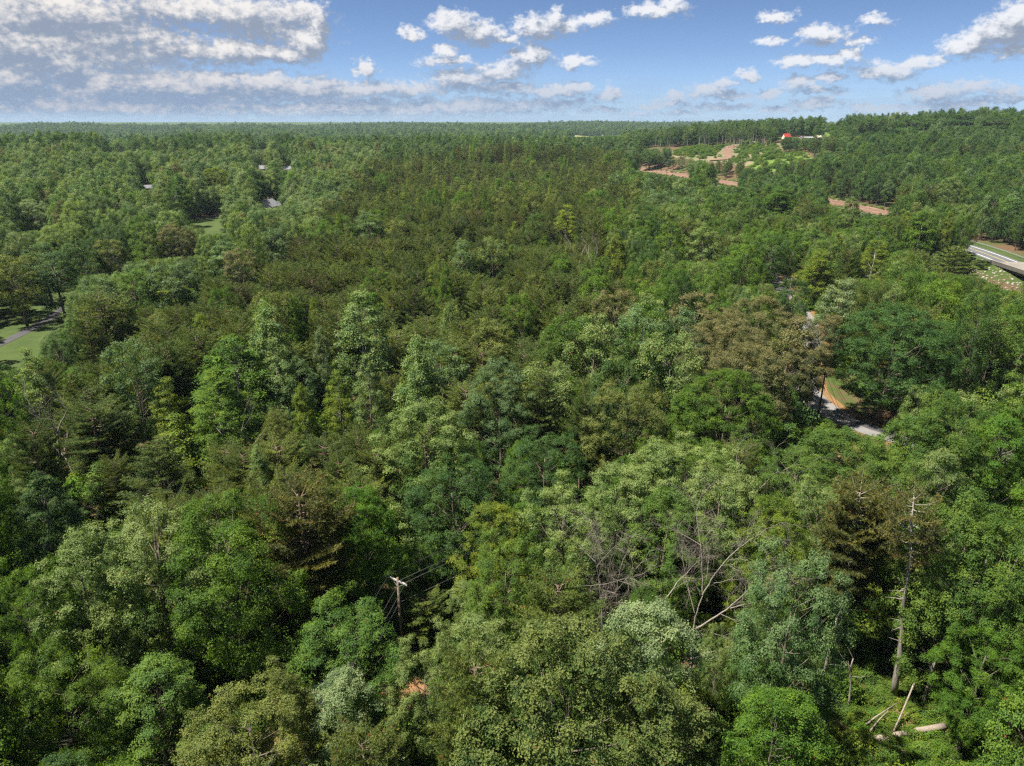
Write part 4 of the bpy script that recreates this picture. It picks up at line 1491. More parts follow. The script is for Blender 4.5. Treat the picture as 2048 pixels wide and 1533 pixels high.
VIEWS = view(1650, 1350, 1960, 1350, 2.2, 5) + view(1640, 1440, 1960, 1450, 2.5, 5) + view(1700, 1510, 1950, 1510, 2.5, 4) + view(1800, 1200, 1812, 1100, 1.2, 2) + view(1375, 1240, 1500, 1240, 1.5, 3) + view(1190, 1200, 1240, 1215, 1.5, 2) + view(1604, 796, 1690, 842, 3.2) + view(1690, 842, 1780, 876, 2.6) + view(1615, 772, 1700, 800, 2.6) \
    + view(1945, 506, 2048, 545, 4, 5) + view(1955, 545, 2030, 580, 4, 3) + view(1665, 410, 1765, 432, 5, 4) + view(1285, 342, 1370, 357, 6, 4) + view(1440, 368, 1470, 374, 6, 2) \
    + view(20, 700, 110, 645, 4, 4) + view(0, 740, 60, 720, 4, 2) + view(395, 445, 430, 465, 5, 2) + view(1450, 320, 1472, 300, 9, 2) + view(1350, 318, 1560, 326, 7, 7) + view(1360, 306, 1540, 306, 7, 7) + view(1300, 297, 1545, 290, 10, 9) + view(1505, 336, 1612, 318, 8, 4) + view(1520, 322, 1600, 308, 8, 3) \
    + view(528, 409, 540, 413, 4, 1) + view(563, 410, 566, 411, 3, 1) + view(1550, 566, 1552, 578, 2.5, 1) + view(1610, 626, 1612, 640, 2.5, 1) + view(1565, 274, 1650, 277, 8, 4) + view(1160, 274, 1205, 272, 22, 3) + view(1225, 272, 1232, 272, 8, 1) \
    + [(at(793, 1195), at(797, 1185), 2.2)] + [(at(1582, 592), at(1583, 588), 2.2)] + [(at(1635, 828), at(1637, 815), 2.0)] \
    + view(520, 336, 530, 340, 4, 1) + view(570, 340, 580, 341, 4, 1) + view(288, 378, 300, 380, 4, 1)


q = at(538, 424)
VIEWS.append((q + Vector((0, 0, 2.5)), q + Vector((2, -1, 2.5)), 3.0))
for px_, py_ in ((1405, 1130), (1450, 1130), (1490, 1100), (1460, 1215), (1520, 1200), (1340, 1180), (1205, 1200), (1236, 1200)):
    d_ = ray(px_, py_)
    q = Vector((0, 0, CAM_Z)) + d_ * (55.0 / d_.y)
    VIEWS.append((q, q, 2.0))
q = at(1790, 1385)
VIEWS.append((q, q, 2.4))
for (lx, ly, ll, lm, lf, lz, lr, lh) in LAND:
    q = Vector((lx, ly, lz + lh * (.30 if lf == 'cone' else .42)))
    VIEWS.append((q, q, lr * .75 + 1.6))


def near_hand(x, y, r):
    out = np.zeros(x.shape, bool)
    for t in tr0:
        out |= np.hypot(x - t[0], y - t[1]) < (r + t[2]) * .66
    return out


def line_dists(x, y, line):
    out = np.full(x.shape, 1e9)
    for q in np.asarray(line)[::2]:
        out = np.minimum(out, np.hypot(x - q[0], y - q[1]))
    return out


def free_all(x, y, pad):
    off = x - hw_x(y)
    bad = (y > 215) & (y < 900) & (off > -11 - pad) & (off < np.where(y > 400, 29, 15) + pad)
    bad |= (y < 190) & (line_dists(x, y, ROAD) < np.where((y > 98) & (y < 142), 9.5, 5.2) + pad)
    bad |= line_dists(x, y, DRIVE) < 3.5 + pad
    bad |= (y < 80) & (line_dists(x, y, TRACK) < 2.2 + pad)
    bad |= (y > 600) & (y < 1600) & (line_dists(x, y, CLAYROAD) < 12)
    for p_, _ in BLOCK:
        bad |= in_poly(x, y, p_)
    return ~bad


def grow_wood():
    for (r0, r1, s) in ((16, 95, 5.2), (95, 250, 5.7), (250, 620, 6.3), (620, 1250, 7.8), (1250, 2400, 10.5), (2400, 4300, 15.0)):
        g = jitter_grid(r0, r1, s, .80 if r1 < 700 else .70)
        g = g[g[:, 1] > 14]
        X, Y = g[:, 0], g[:, 1]
        Z, rr = zg(X, Y), np.hypot(X, Y)
        kinds, Hs, Rs = [], [], []
        for x, y, z, r in zip(X, Y, Z, rr):
            px, py, dep = project(x, y, z + 16)
            form, col, _ = choose(zone(px, py, r), patch(x, y) if r > 140 else None)
            tall = .86 + .28 * patch(y, x, .8)
            H = {'round': RNG.uniform(13, 22), 'cone': RNG.uniform(14.5, 22), 'pine': RNG.uniform(12.5, 18.5), 'young': RNG.uniform(6, 10)}[form]
            R = {'round': RNG.uniform(2.9, 5.2), 'cone': RNG.uniform(2.0, 3.5), 'pine': RNG.uniform(3.1, 4.9), 'young': RNG.uniform(1.4, 2.3)}[form]
            if r > 230 and form == 'round':
                R = RNG.uniform(2.9, 5.4)
                H = 12 + R * 1.6 + RNG.uniform(-2.0, 3.0)
            H *= tall
            if r > 700:
                H = min(H * RNG.uniform(.75, 1.15), 24)
            if r > 1200:
                R *= 1.5
            if r > 1300 and RNG.random() < .08:
                H *= 1.25
            if r < 95:
                R *= .92
                H *= .92
            kinds.append((form, str(col)))
            Hs.append(H)
            Rs.append(R)
        Hs, Rs = np.array(Hs), np.array(Rs)
        ok = RNG.random(len(X)) > (.10 if r0 > 200 else .03)
        if r0 < 620:
            ok &= ~near_hand(X, Y, Rs)
        if r0 < 1700:
            ok &= free_all(X, Y, np.minimum(Rs * .55, 2.0))
        if r0 < 120:
            for o in OPEN:
                ok &= (X - o.x) ** 2 + (Y - o.y) ** 2 > 36
        lim = room(X, Y) if r0 < 2300 else np.full(len(X), 99.0)
        ok &= (lim > np.where(rr < 500, 2.2, 9.0))
        for i in np.nonzero(ok)[0]:
            form, col = kinds[i]
            H, R = Hs[i], Rs[i]
            if H > lim[i]:
                R *= max(.62, lim[i] / H)
                H = lim[i]
                if H < 8.5:
                    form, col = 'young', ('bright', 'oak', 'yellow')[i % 3]
                    R = H * .30
            FOREST.append((float(X[i]), float(Y[i]), form, col, float(H), float(R), float(rr[i]), float(Z[i])))
    FOREST.sort(key=lambda t: t[6])


grow_wood()

LOOK = {'oak': 'mid green', 'oak_dark': 'dark green', 'bright': 'bright green', 'yellow': 'yellow-green', 'tulip': 'pale green', 'pale': 'pale green', 'silver': 'silvery green', 'blue': 'bluish green',
        'tan': 'tan-tipped', 'olive': 'olive green', 'pine': 'olive', 'pine_dark': 'dark olive', 'pine_brown': 'brownish'}
LIMIT = {'round': 285 - sum(1 for h in HAND if h[3] in ('round', 'far')), 'pine': 290 - sum(1 for h in HAND if h[3] in ('pine', 'tall', 'farpine')), 'cone': 150, 'young': 130}
COUNT = dict.fromkeys(LIMIT, 0)
GROUPS = {'round': 'broadleaf trees of the near wood', 'pine': 'pines of the near wood', 'cone': 'conical trees of the near wood', 'young': 'young trees of the near wood'}
ORD = ['', 'second ', 'third ', 'fourth ', 'fifth ', 'sixth ', 'seventh ', 'eighth ', 'ninth ', 'tenth ', 'eleventh ', 'twelfth ', 'thirteenth ', 'fourteenth ', 'fifteenth ']
used_labels = {}
land = np.array([(l[0], l[1]) for l in LAND])
REST = []
for (x, y, form, col, H, R, r, z) in FOREST:
    if COUNT[form] >= LIMIT[form] or r > 260:
        REST.append((x, y, form, col, H, R, r, z))
        continue
    px, py, dep = project(x, y, z + H)
    if not (-40 < px < 2088 and py < 1560):
        REST.append((x, y, form, col, H, R, r, z))
        continue
    COUNT[form] += 1
    i = int(np.argmin(np.hypot(land[:, 0] - x, land[:, 1] - y)))
    lx, ly, ll = LAND[i][:3]
    dx, dy = x - lx, y - ly
    where = ('behind' if dy > 0 else 'in front of') if abs(dy) > abs(dx) else 'beside'
    size = 'tall' if H > 18.5 else 'low' if H < 14 and form != 'young' else 'middling' if form != 'young' else 'small'
    short = ' '.join(ll.split()[:6])
    for cut in (' with', ' of', ' in', ' at', ' beside', ' before', ' near', ' below', ' between', ' behind', ' next', ' among', ' on', ' left', ' right', ' just', ' above', ' beyond', ' standing', ' cut', ' low', ' under', ' touching', ' rising', ' farthest', ' nearest', ' leaning', ' apart', ' shading', ' covering', ' directly', ' alone', ' amid', ' over', ' hiding', ' where', ' breaking', ' and', ' half', ' from', ' to', ' a', ' the', ' its'):
        while short.endswith(cut):
            short = short[:-len(cut)]
    base = f"{size} {LOOK[col]} {NAME[form][1]} {where} the {short}"
    k = used_labels.get(base, 0)
    used_labels[base] = k + 1
    lab = (ORD[min(k, 14)] + base).strip()
    key = FORM[form][0 if dep < 95 else 1]
    plant(NAME[form][0], key, (x, y, z), H, R, col, lab, NAME[form][1], GROUPS[form])


# ------------------------------------------------------------------ far woodland: points that carry whole trees
def forest_nodes(name, srcs):
    """srcs: list of (crown object, trunk object, crown material)."""
    g = bpy.data.node_groups.new(name, 'GeometryNodeTree')
    g.interface.new_socket('Geometry', in_out='INPUT', socket_type='NodeSocketGeometry')
    g.interface.new_socket('Geometry', in_out='OUTPUT', socket_type='NodeSocketGeometry')
    N = g.nodes.new
    L = g.links.new
    gi, go = N('NodeGroupInput'), N('NodeGroupOutput')
    join = N('GeometryNodeJoinGeometry')
    for (c, t, m) in reversed(srcs):
        jj = N('GeometryNodeJoinGeometry')
        parts = [(c, M[m])] + ([(t, None)] if t is not None else [])
        for ob, mt in reversed(parts):
            oi = N('GeometryNodeObjectInfo')
            oi.transform_space = 'ORIGINAL'
            oi.inputs['Object'].default_value = ob
            oi.inputs['As Instance'].default_value = False
            src = oi.outputs['Geometry']
            if mt is not None:
                sm = N('GeometryNodeSetMaterial')
                sm.inputs['Material'].default_value = mt
                L(src, sm.inputs['Geometry'])
                src = sm.outputs['Geometry']
            L(src, jj.inputs[0])
        g2i = N('GeometryNodeGeometryToInstance')
        L(jj.outputs[0], g2i.inputs[0])
        L(g2i.outputs[0], join.inputs[0])

    def attr(nm, ty):
        a = N('GeometryNodeInputNamedAttribute')
        a.data_type = ty
        a.inputs['Name'].default_value = nm
        return a.outputs['Attribute']
    iop = N('GeometryNodeInstanceOnPoints')
    L(gi.outputs[0], iop.inputs['Points'])
    L(join.outputs[0], iop.inputs['Instance'])
    iop.inputs['Pick Instance'].default_value = True
    L(attr('pick', 'INT'), iop.inputs['Instance Index'])
    L(attr('turn', 'FLOAT_VECTOR'), iop.inputs['Rotation'])
    L(attr('size', 'FLOAT_VECTOR'), iop.inputs['Scale'])
    L(iop.outputs[0], go.inputs[0])
    return g


def scatter(name, label, pts, picks, turns, sizes, srcs):
    me = bpy.data.meshes.new(name)
    pts = np.asarray(pts, np.float32)
    me.vertices.add(len(pts))
    me.vertices.foreach_set('co', pts.ravel())
    for nm, ty, a in (('pick', 'INT', np.asarray(picks, np.int32)), ('turn', 'FLOAT_VECTOR', np.asarray(turns, np.float32)), ('size', 'FLOAT_VECTOR', np.asarray(sizes, np.float32))):
        at_ = me.attributes.new(nm, ty, 'POINT')
        at_.data.foreach_set('value' if ty == 'INT' else 'vector', a.ravel())
    o = link(name, me)
    tag(o, label, None, None, 'stuff')
    md = o.modifiers.new('trees', 'NODES')
    md.node_group = forest_nodes(name, srcs)
    return o


def source(key):
    for k in range(len(PROTO[key])):
        if (key, k) in BACKLINKS:
            yield k, BACKLINKS[(key, k)]


def spread_rest(name, label, keep, near_keys, far_keys, limit):
    srcs, meta, index = [], [], {}
    rows = [t for t in REST if keep(t)]
    pts, picks, turns, sizes = [], [], [], []
    for (x, y, form, col, H, R, r, z) in rows:
        key = near_keys[form] if r < limit else far_keys[form]
        opts = list(source(key))
        if not opts:
            key = near_keys[form]
            opts = list(source(key))
        k, (c, t) = opts[int(RNG.integers(len(opts)))]
        far = r > 900
        idk = (key, k, col, far)
        if idk not in index:
            index[idk] = len(srcs)
            srcs.append((c, None if far and form != 'pine' else t, col))
        H0, R0 = PROTO[key][k][2:]
        pts.append((x, y, z))
        picks.append(index[idk])
        turns.append((0, 0, RNG.uniform(0, 6.28)))
        sizes.append((R / R0, R / R0, H / H0))
    scatter(name, label, pts, picks, turns, sizes, srcs)
    return len(rows)


NK = {'round': 'mid_round', 'cone': 'mid_cone', 'pine': 'mid_pine', 'young': 'young'}
FK = {'round': 'far_round', 'cone': 'far_cone', 'pine': 'far_pine', 'young': 'far_round'}
spread_rest('pine_forest', 'far olive and dark pines that merge into one mass', lambda t: t[2] == 'pine', NK, FK, 330)
spread_rest('broadleaf_forest', 'far broadleaf woodland reaching to the skyline', lambda t: t[2] != 'pine', NK, FK, 330)


# ------------------------------------------------------------------ undergrowth
def bush_mesh(name, seed, R, H, n):
    return broadleaf(name, seed, H, R, .1, 'round', n, .55, 12, 9, .19)[0]


def undergrowth():
    b1, b2, b3 = bush_mesh('bush', 301, 1.3, 1.9, 16), bush_mesh('bush', 302, 1.0, 2.8, 16), bush_mesh('bush', 303, 1.7, 1.4, 18)
    hosts = []
    for me, (px, py), lab, mat in ((b1, (1560, 845), 'low green bush at the foot of the roadside pole', 'shrub'), (b2, (1620, 848), 'round dark bush between roadside pole and road', 'oak_dark'), (b3, (1740, 1510), 'yellow-green bush in front of the fallen log', 'yellow')):
        q = at(px, py)
        root = tag(empty('bush', q), lab, 'bush')
        c = link('foliage', me, None, root)
        c.material_slots[0].link = 'OBJECT'
        c.material_slots[0].material = M[mat]
        hosts.append(c)
    pts, picks, turns, sizes = [], [], [], []
    mats = ('shrub', 'oak', 'bright', 'oak_dark', 'yellow')
    odds = (.42, .2, .16, .14, .08)
    srcs = [(h, None, m) for m in mats for h in hosts]
    for (r0, r1, s) in ((22, 95, 2.15), (95, 230, 4.2)):
        grid = jitter_grid(r0, r1, s, .78)
        grid = grid[free_all(grid[:, 0], grid[:, 1], .9)]
        hidden = room(grid[:, 0], grid[:, 1]) < 2.5
        for (x, y), hid in zip(grid, hidden):
            if RNG.random() < .14:
                continue
            if any((o.x - x) ** 2 + (o.y - y) ** 2 < 2.2 for o in OPEN):
                continue
            m = int(RNG.choice(5, p=odds))
            pts.append((x, y, float(zg(x, y)) - .1))
            picks.append(m * 3 + int(RNG.integers(3)))
            turns.append((0, 0, RNG.uniform(0, 6.28)))
            k = RNG.uniform(.6, 1.5) * (1.35 if r0 > 90 else 1)
            if hid:
                k *= .5
            sizes.append((k, k, k * RNG.uniform(.7, 1.5)))
    cl = at(1800, 1440)
    for _ in range(520):
        x, y = cl.x + RNG.normal(0, 6.5), cl.y + RNG.normal(0, 5.5)
        if y < 30 or abs((x - at(1790, 1480).x) * .1) < 0:
            continue
        m = int(RNG.choice(5, p=(.40, .08, .27, .03, .22)))
        k = RNG.uniform(.22, .55)
        pts.append((x, y, float(zg(x, y)) - .1))
        picks.append(m * 3 + int(RNG.integers(3)))
        turns.append((0, 0, RNG.uniform(0, 6.28)))
        sizes.append((k * 1.4, k * 1.4, k))
    scatter('undergrowth', 'shrubs and saplings that cover the forest floor', pts, picks, turns, sizes, srcs)
    # regrowth on the logged slope and the meadow, and along the highway
    pts, picks, turns, sizes = [], [], [], []
    for poly, n, kk in ((CUT, 520, 1.6), (MEADOW, 130, 1.3), (MEADOW2, 260, 1.7)):
        P = np.array(poly)
        lo, hi = P.min(0), P.max(0)
        q = RNG.uniform(lo, hi, (n * 2, 2))
        q = q[in_poly(q[:, 0], q[:, 1], P)]
        for x, y in q:
            if line_dist(x, y, CLAYROAD) < 9:
                continue
            m = int(RNG.choice(5, p=(.5, .1, .3, .0, .1)))
            pts.append((x, y, float(zg(x, y)) - .1))
            picks.append(m * 3 + int(RNG.integers(3)))
            turns.append((0, 0, RNG.uniform(0, 6.28)))
            k = RNG.uniform(.6, 1.5) * kk
            sizes.append((k, k, k * .8))
    for yy in RNG.uniform(410, 880, 900):
        off = float(RNG.choice([RNG.normal(12.5, 1.0), RNG.normal(27.5, 1.3), RNG.uniform(13, 27), RNG.normal(-8.5, 1.2)], p=[.34, .4, .06, .2]))
        x = float(hw_x(yy)) + off
        m = int(RNG.choice(5, p=(.45, .15, .25, .05, .1)))
        pts.append((x, yy, max(float(zg(x, yy)), float(np.interp(yy, hy, hz)) + .3)))
        picks.append(m * 3 + int(RNG.integers(3)))
        turns.append((0, 0, RNG.uniform(0, 6.28)))
        k = RNG.uniform(.3, .9)
        sizes.append((k, k, k * .7))
    scatter('regrowth_scrub', 'low green scrub on the logged slope and meadow', pts, picks, turns, sizes, srcs)


undergrowth()


# ------------------------------------------------------------------ utility poles and cables
def crossarm_pole(loc, H, arm_dir, label, arm_mat='wood_pole', arms=1, r=.15, transformer=False):
    root = tag(empty('utility_pole', loc), label, 'utility pole')
    mb = MB()
    mb.tube([(0, 0, -.6), (0, 0, H * .5), (0, 0, H)], [r * 1.15, r, r * .78], 9)
    mb.build('pole', M['wood_pole'], root, True)
    a = math.atan2(arm_dir[1], arm_dir[0])
    tips = []
    for k in range(arms):
        z = H - .35 - 1.0 * k
        mb = MB()
        mb.box((0, 0, z), (2.5, .13, .15), a)
        mb.build('crossarm', M[arm_mat], root)
        mb = MB()
        for s in (-1, 1):
            c = np.array([math.cos(a), math.sin(a), 0])
            mb.tube([np.array([0, 0, z - .75]), c * s * .8 + np.array([0, 0, z - .06])], [.022, .022], 4)
        mb.build('brace', M['steel'], root)
        for s in (-1.12, -.45, 1.12):
            p_ = np.array([math.cos(a) * s, math.sin(a) * s, z + .08])
            mb = MB()
            mb.tube([p_, p_ + (0, 0, .08), p_ + (0, 0, .12), p_ + (0, 0, .22)], [.03, .075, .05, .045], 7)
            mb.build('insulator', M['porcelain'], root, True)
            if k == 0:
                tips.append(Vector(p_) + Vector(loc) + Vector((0, 0, .22)))
    if transformer:
        mb = MB()
        q = np.array([math.cos(a + 1.2) * .38, math.sin(a + 1.2) * .38, 0])
        mb.tube([q + (0, 0, H - 2.6), q + (0, 0, H - 2.55), q + (0, 0, H - 1.75), q + (0, 0, H - 1.65)], [.2, .24, .24, .12], 10)
        mb.build('transformer', M['steel'], root, True)
    tips.append(Vector(loc) + Vector((0, 0, H - 2.9)))
    return tips


P0, P1, P2 = at(795, 1156, 10.4), at(1637, 830), at(1583, 557, 11.0)
P3 = Vector((P0.x - 12.5, P0.y - 52, 0))
P3.z = float(zg(P3.x, P3.y))
P4 = Vector((P2.x - 8, P2.y + 62, 0))
P4.z = float(zg(P4.x, P4.y))


def perp(a, b):
    d = (b - a).to_2d().normalized()
    return (-d.y, d.x)


T0 = crossarm_pole(P0, 10.4, perp(P3, P1), 'wooden utility pole with a bleached crossarm among the near trees', 'pale_wood', transformer=False)
T1 = crossarm_pole(P1, 10.6, perp(P0, P2), 'dark leaning-shadowed utility pole at the edge of the road bend')
T2 = crossarm_pole(P2, 11.0, (1, .12), 'pale wooden utility pole with a wide crossarm before dark trees', 'pale_wood')
T3 = [P3 + Vector((0, 0, 10)) + Vector((perp(P3, P0)[0] * s, perp(P3, P0)[1] * s, .2)) for s in (-1.12, -.45, 1.12)] + [P3 + Vector((0, 0, 7.4))]
T4 = [P4 + Vector((s, 0, 10.6)) for s in (-1.12, -.45, 1.12)] + [P4 + Vector((0, 0, 8))]


def cable(a, b, sag, r, label, group):
    t = np.linspace(0, 1, 17)
    a, b = np.array(a), np.array(b)
    pts = a + (b - a) * t[:, None] - np.array([0, 0, 1]) * (4 * sag * t * (1 - t))[:, None]
    mb = MB()
    mb.tube(pts, r, 5)
    tag(mb.build('power_cable', M['cable'], smooth=True), label, 'cable', group)


for (A, B, where, g) in ((T3, T0, 'running from the bleached crossarm down into the lower left trees', 'cables left of the near pole'), (T0, T1, 'running from the bleached crossarm toward the road bend', 'cables between near pole and road'), (T1, T2, 'running over the road between the two farther poles', 'cables over the road'), (T2, T4, 'running on beyond the pale pole before dark trees', 'cables beyond the far pole')):
    for k, w in enumerate(('outer', 'middle', 'inner', 'lower')):
        cable(A[k], B[k], 1.1 if k < 3 else 1.6, .028 if k < 3 else .038, f'{w} black cable {where}', g)


# ------------------------------------------------------------------ bridge, guard rails, riprap, car
def bridge():
    y0, y1 = 206.0, 279.0
    ys = np.linspace(y0, y1, 14)
    line = np.stack([hw_x(ys), ys], 1)
    z = hz0
    base = (float(hw_x(y1)), y1, z)
    root = tag(empty('highway_bridge', base), 'concrete highway bridge with solid stained parapets at the right edge', 'bridge')

    def strip(nm, mat, off, w, zlo, zhi):
        t = np.gradient(line, axis=0)
        t /= np.linalg.norm(t, axis=1, keepdims=True)
        s = np.stack([t[:, 1], -t[:, 0]], 1)
        a, b = line + s * (off - w / 2), line + s * (off + w / 2)
        n = len(line)
        v = np.concatenate([np.c_[a, np.full(n, zlo)], np.c_[b, np.full(n, zlo)], np.c_[b, np.full(n, zhi)], np.c_[a, np.full(n, zhi)]]) - np.array(base)
        i = np.arange(n - 1)
        f = np.concatenate([np.stack([i + r * n, i + 1 + r * n, i + 1 + ((r + 1) % 4) * n, i + ((r + 1) % 4) * n], 1) for r in range(4)] + [np.array([[0, n, 2 * n, 3 * n], [n - 1, 4 * n - 1, 3 * n - 1, 2 * n - 1]])])
        return link(nm, mesh_np(nm, v, [f]), M[mat], root)
    strip('deck', 'concrete', 0, 12.6, z - .35, z + .02)
    for s in (-6.5, 6.5):
        strip('parapet', 'concrete_dark', s, .38, z - .55, z + .82)
        strip('parapet_cap', 'concrete', s, .50, z + .82, z + .95)
    for s in (-5.2, -1.8, 1.8, 5.2):
        strip('girder', 'concrete_dark', s, .6, z - 1.75, z - .36)
    for yp in (232.0, 256.0):
        mb = MB()
        x = float(hw_x(yp)) - base[0]
        mb.box((x, yp - base[1], -2.05), (12.4, 1.1, .58))
        mb.build('pier_cap', M['concrete_dark'], root)
        for s in (-4.3, 0, 4.3):
            mb = MB()
            mb.tube([(x + s, yp - base[1], -11), (x + s, yp - base[1], -2.35)], [.55, .55], 10)
            mb.build('column', M['concrete'], root, True)
    mb = MB()
    mb.box((0, .9, -2.3), (13.4, 1.2, 4.2))
    mb.build('abutment', M['concrete_dark'], root)
    mb = MB()
    mb.box((-7.2, 3.6, -1.2), (.5, 5.0, 2.6))
    mb.build('wing_wall', M['concrete'], root)


bridge()


def guard_rail(off, y0, y1, label):
    ys = np.arange(y0, y1, 4.0)
    xs = hw_x(ys) + off
    zs = np.interp(ys, hy, hz) + .45
    b = np.array([xs[0], ys[0], zs[0]])
    root = tag(empty('guard_rail', b), label, 'guard rail')
    pts = np.stack([xs, ys, zs], 1) - b
    mb = MB()
    for dz in (.50, .62, .74):
        mb.tube(pts + (0, 0, dz), .06 if dz != .62 else .035, 5)
    mb.build('rail', M['steel'], root)
    post = MB()
    post.box((0, 0, .3), (.12, .16, .95))
    pm = post.mesh('post')
    for q in pts:
        link('post', pm, M['steel'], root, q + (.12, 0, 0))


guard_rail(9.6, 281, 470, 'galvanised guard rail along the far side of the highway')
guard_rail(-6.6, 281, 330, 'galvanised guard rail on the near side of the highway by the bridge')


def rocks():
    q0 = np.array([at(1945, 546)[:2], at(2030, 575)[:2], at(1985, 590)[:2], at(1930, 570)[:2]])
    rng = np.random.default_rng(5)
    mb = MB()
    lo, hi = q0.min(0) - 6, q0.max(0) + 6
    ico = np.array([[0, 0, 1], [.89, 0, .45], [.28, .85, .45], [-.72, .53, .45], [-.72, -.53, .45], [.28, -.85, .45], [.72, .53, -.45], [-.28, .85, -.45], [-.89, 0, -.45], [-.28, -.85, -.45], [.72, -.53, -.45], [0, 0, -1]])
    tri = [[0, 1, 2], [0, 2, 3], [0, 3, 4], [0, 4, 5], [0, 5, 1], [1, 6, 2], [2, 7, 3], [3, 8, 4], [4, 9, 5], [5, 10, 1], [6, 7, 2], [7, 8, 3], [8, 9, 4], [9, 10, 5], [10, 6, 1], [11, 7, 6], [11, 8, 7], [11, 9, 8], [11, 10, 9], [11, 6, 10]]
    for _ in range(300):
        x, y = rng.uniform(lo, hi)
        if abs(x - float(hw_x(y))) < 6.5 and y > 279:
            continue
        s = rng.uniform(.2, .62)
        v = ico * rng.uniform(.7, 1.2, (12, 1)) * np.array([s, s * rng.uniform(.6, 1), s * .6])
        a = rng.uniform(0, 6.28)
        v = v @ np.array([[math.cos(a), math.sin(a), 0], [-math.sin(a), math.cos(a), 0], [0, 0, 1]])
        mb.add(v + np.array([x, y, float(zg(x, y)) + s * .15]), (), tri)
    tag(mb.build('riprap', M['rock']), 'pale broken rock heaped beside the bridge end', None, None, 'stuff')


rocks()


def car(x, y, z, rz, label):
    root = tag(empty('parked_car' if False else 'car', (x, y, z), rz), label, 'car')
    mb = MB()
    prof = [(-2.25, .35), (-2.3, .75), (-2.1, .95), (-1.2, 1.0), (1.1, .98), (2.05, .86), (2.25, .62), (2.2, .32)]
    n = len(prof)
    for w, s in ((.88, 0),):
        v = [(px_, -w, pz_) for px_, pz_ in prof] + [(px_, w, pz_) for px_, pz_ in prof]
        mb.add(v, [[i, (i + 1) % n, n + (i + 1) % n, n + i] for i in range(n)], [[0, i + 1, i] for i in range(1, n - 1)] + [[n, n + i, n + i + 1] for i in range(1, n - 1)])
    mb.build('body', M['car_dark'], root)
    mb = MB()
    top = [(-1.75, .80, .99), (1.0, .80, .985), (.35, .66, 1.52), (-1.35, .66, 1.52)]
    v = [(a, -b, c) for a, b, c in top] + [(a, b, c) for a, b, c in top]
    mb.add(v, [[0, 1, 2, 3], [7, 6, 5, 4], [0, 4, 5, 1], [1, 5, 6, 2], [2, 6, 7, 3], [3, 7, 4, 0]])
    mb.build('cabin', M['glass'], root)
    mb = MB()
    mb.box((-.5, 0, 1.535), (1.65, 1.26, .05))
    mb.build('roof', M['car_dark'], root)
    for sx in (-1.4, 1.4):
        for sy in (-.82, .82):
            mb = MB()
            mb.tube([(sx, sy - .1, .32), (sx, sy + .1, .32)], .32, 12)
            mb.build('wheel', M['rubber'], root)
    for sy in (-.6, .6):
        mb = MB()
        mb.box((2.24, sy, .68), (.06, .32, .14))
        mb.build('headlight', M['porcelain'], root)


yc = min(np.arange(560, 860, 1.0), key=lambda yy: abs(project(float(hw_x(yy)) - 2.2, yy, float(np.interp(yy, hy, hz)) + .5)[0] - 1304))
car(float(hw_x(yc)) - 2.2, float(yc), float(np.interp(yc, hy, hz)) + .52, math.pi / 2 + .55, 'dark car driving on the far stretch of highway below the clay bank')


# ------------------------------------------------------------------ houses
def house(name, px, py, L, W, wall_h, roof_h, rz, wall, roof, label, cat='house', door=True, z_extra=0.0):
    q = at(px, py)
    root = tag(empty(name, (q.x, q.y, q.z + z_extra), rz), label, cat)
    mb = MB()
    l, w, h, t = L / 2, W / 2, wall_h, wall_h + roof_h
    mb.add([(-l, -w, -.8), (l, -w, -.8), (l, w, -.8), (-l, w, -.8), (-l, -w, h), (l, -w, h), (l, w, h), (-l, w, h), (-l, 0, t - .05), (l, 0, t - .05)],
           [[0, 1, 5, 4], [2, 3, 7, 6], [1, 2, 6, 5], [3, 0, 4, 7]], [[5, 6, 9], [7, 4, 8]])
    mb.build('wall', M[wall], root)
    mb = MB()
    e, d, th = .45, .35, .14
    for s in (-1, 1):
        v = [(-l - e, s * (w + d), h - .25), (l + e, s * (w + d), h - .25), (l + e, 0, t), (-l - e, 0, t)]
        v += [(a, b, c + th) for a, b, c in v]
        mb.add(v, [[0, 1, 2, 3], [4, 7, 6, 5], [0, 4, 5, 1], [1, 5, 6, 2], [3, 2, 6, 7], [0, 3, 7, 4]])
    ro = mb.build('roof', M[roof], root)
    if L > 7:
        mb = MB()
        mb.box((l * .4, .6, t + .2), (.7, .7, 1.5))
        mb.build('chimney', M['brick'], ro)
    for s in (-1, 1):
        for k in range(max(2, int(L / 3))):
            x = -l + (k + .5) * L / max(2, int(L / 3))
            if door and s < 0 and k == 1:
                mb = MB()
                mb.box((x, s * (w + .02), 1.0), (.95, .07, 2.0))
                mb.build('door', M['brick'], root)
                continue
            mb = MB()
            for dx, sx, sz in ((-.55, .09, 1.4), (.55, .09, 1.4)):
                mb.box((x + dx, s * (w + .03), wall_h * .55), (sx, .08, sz))
            for dz in (-.65, .65):
                mb.box((x, s * (w + .03), wall_h * .55 + dz), (1.0, .08, .09))
            fr = mb.build('window', M['white'], root)
            mb = MB()
            mb.box((x, s * (w + .015), wall_h * .55), (1.0, .04, 1.22))
            mb.build('pane', M['glass'], fr)
    TREES.append((q.x, q.y, L / 2, 6))
    return root


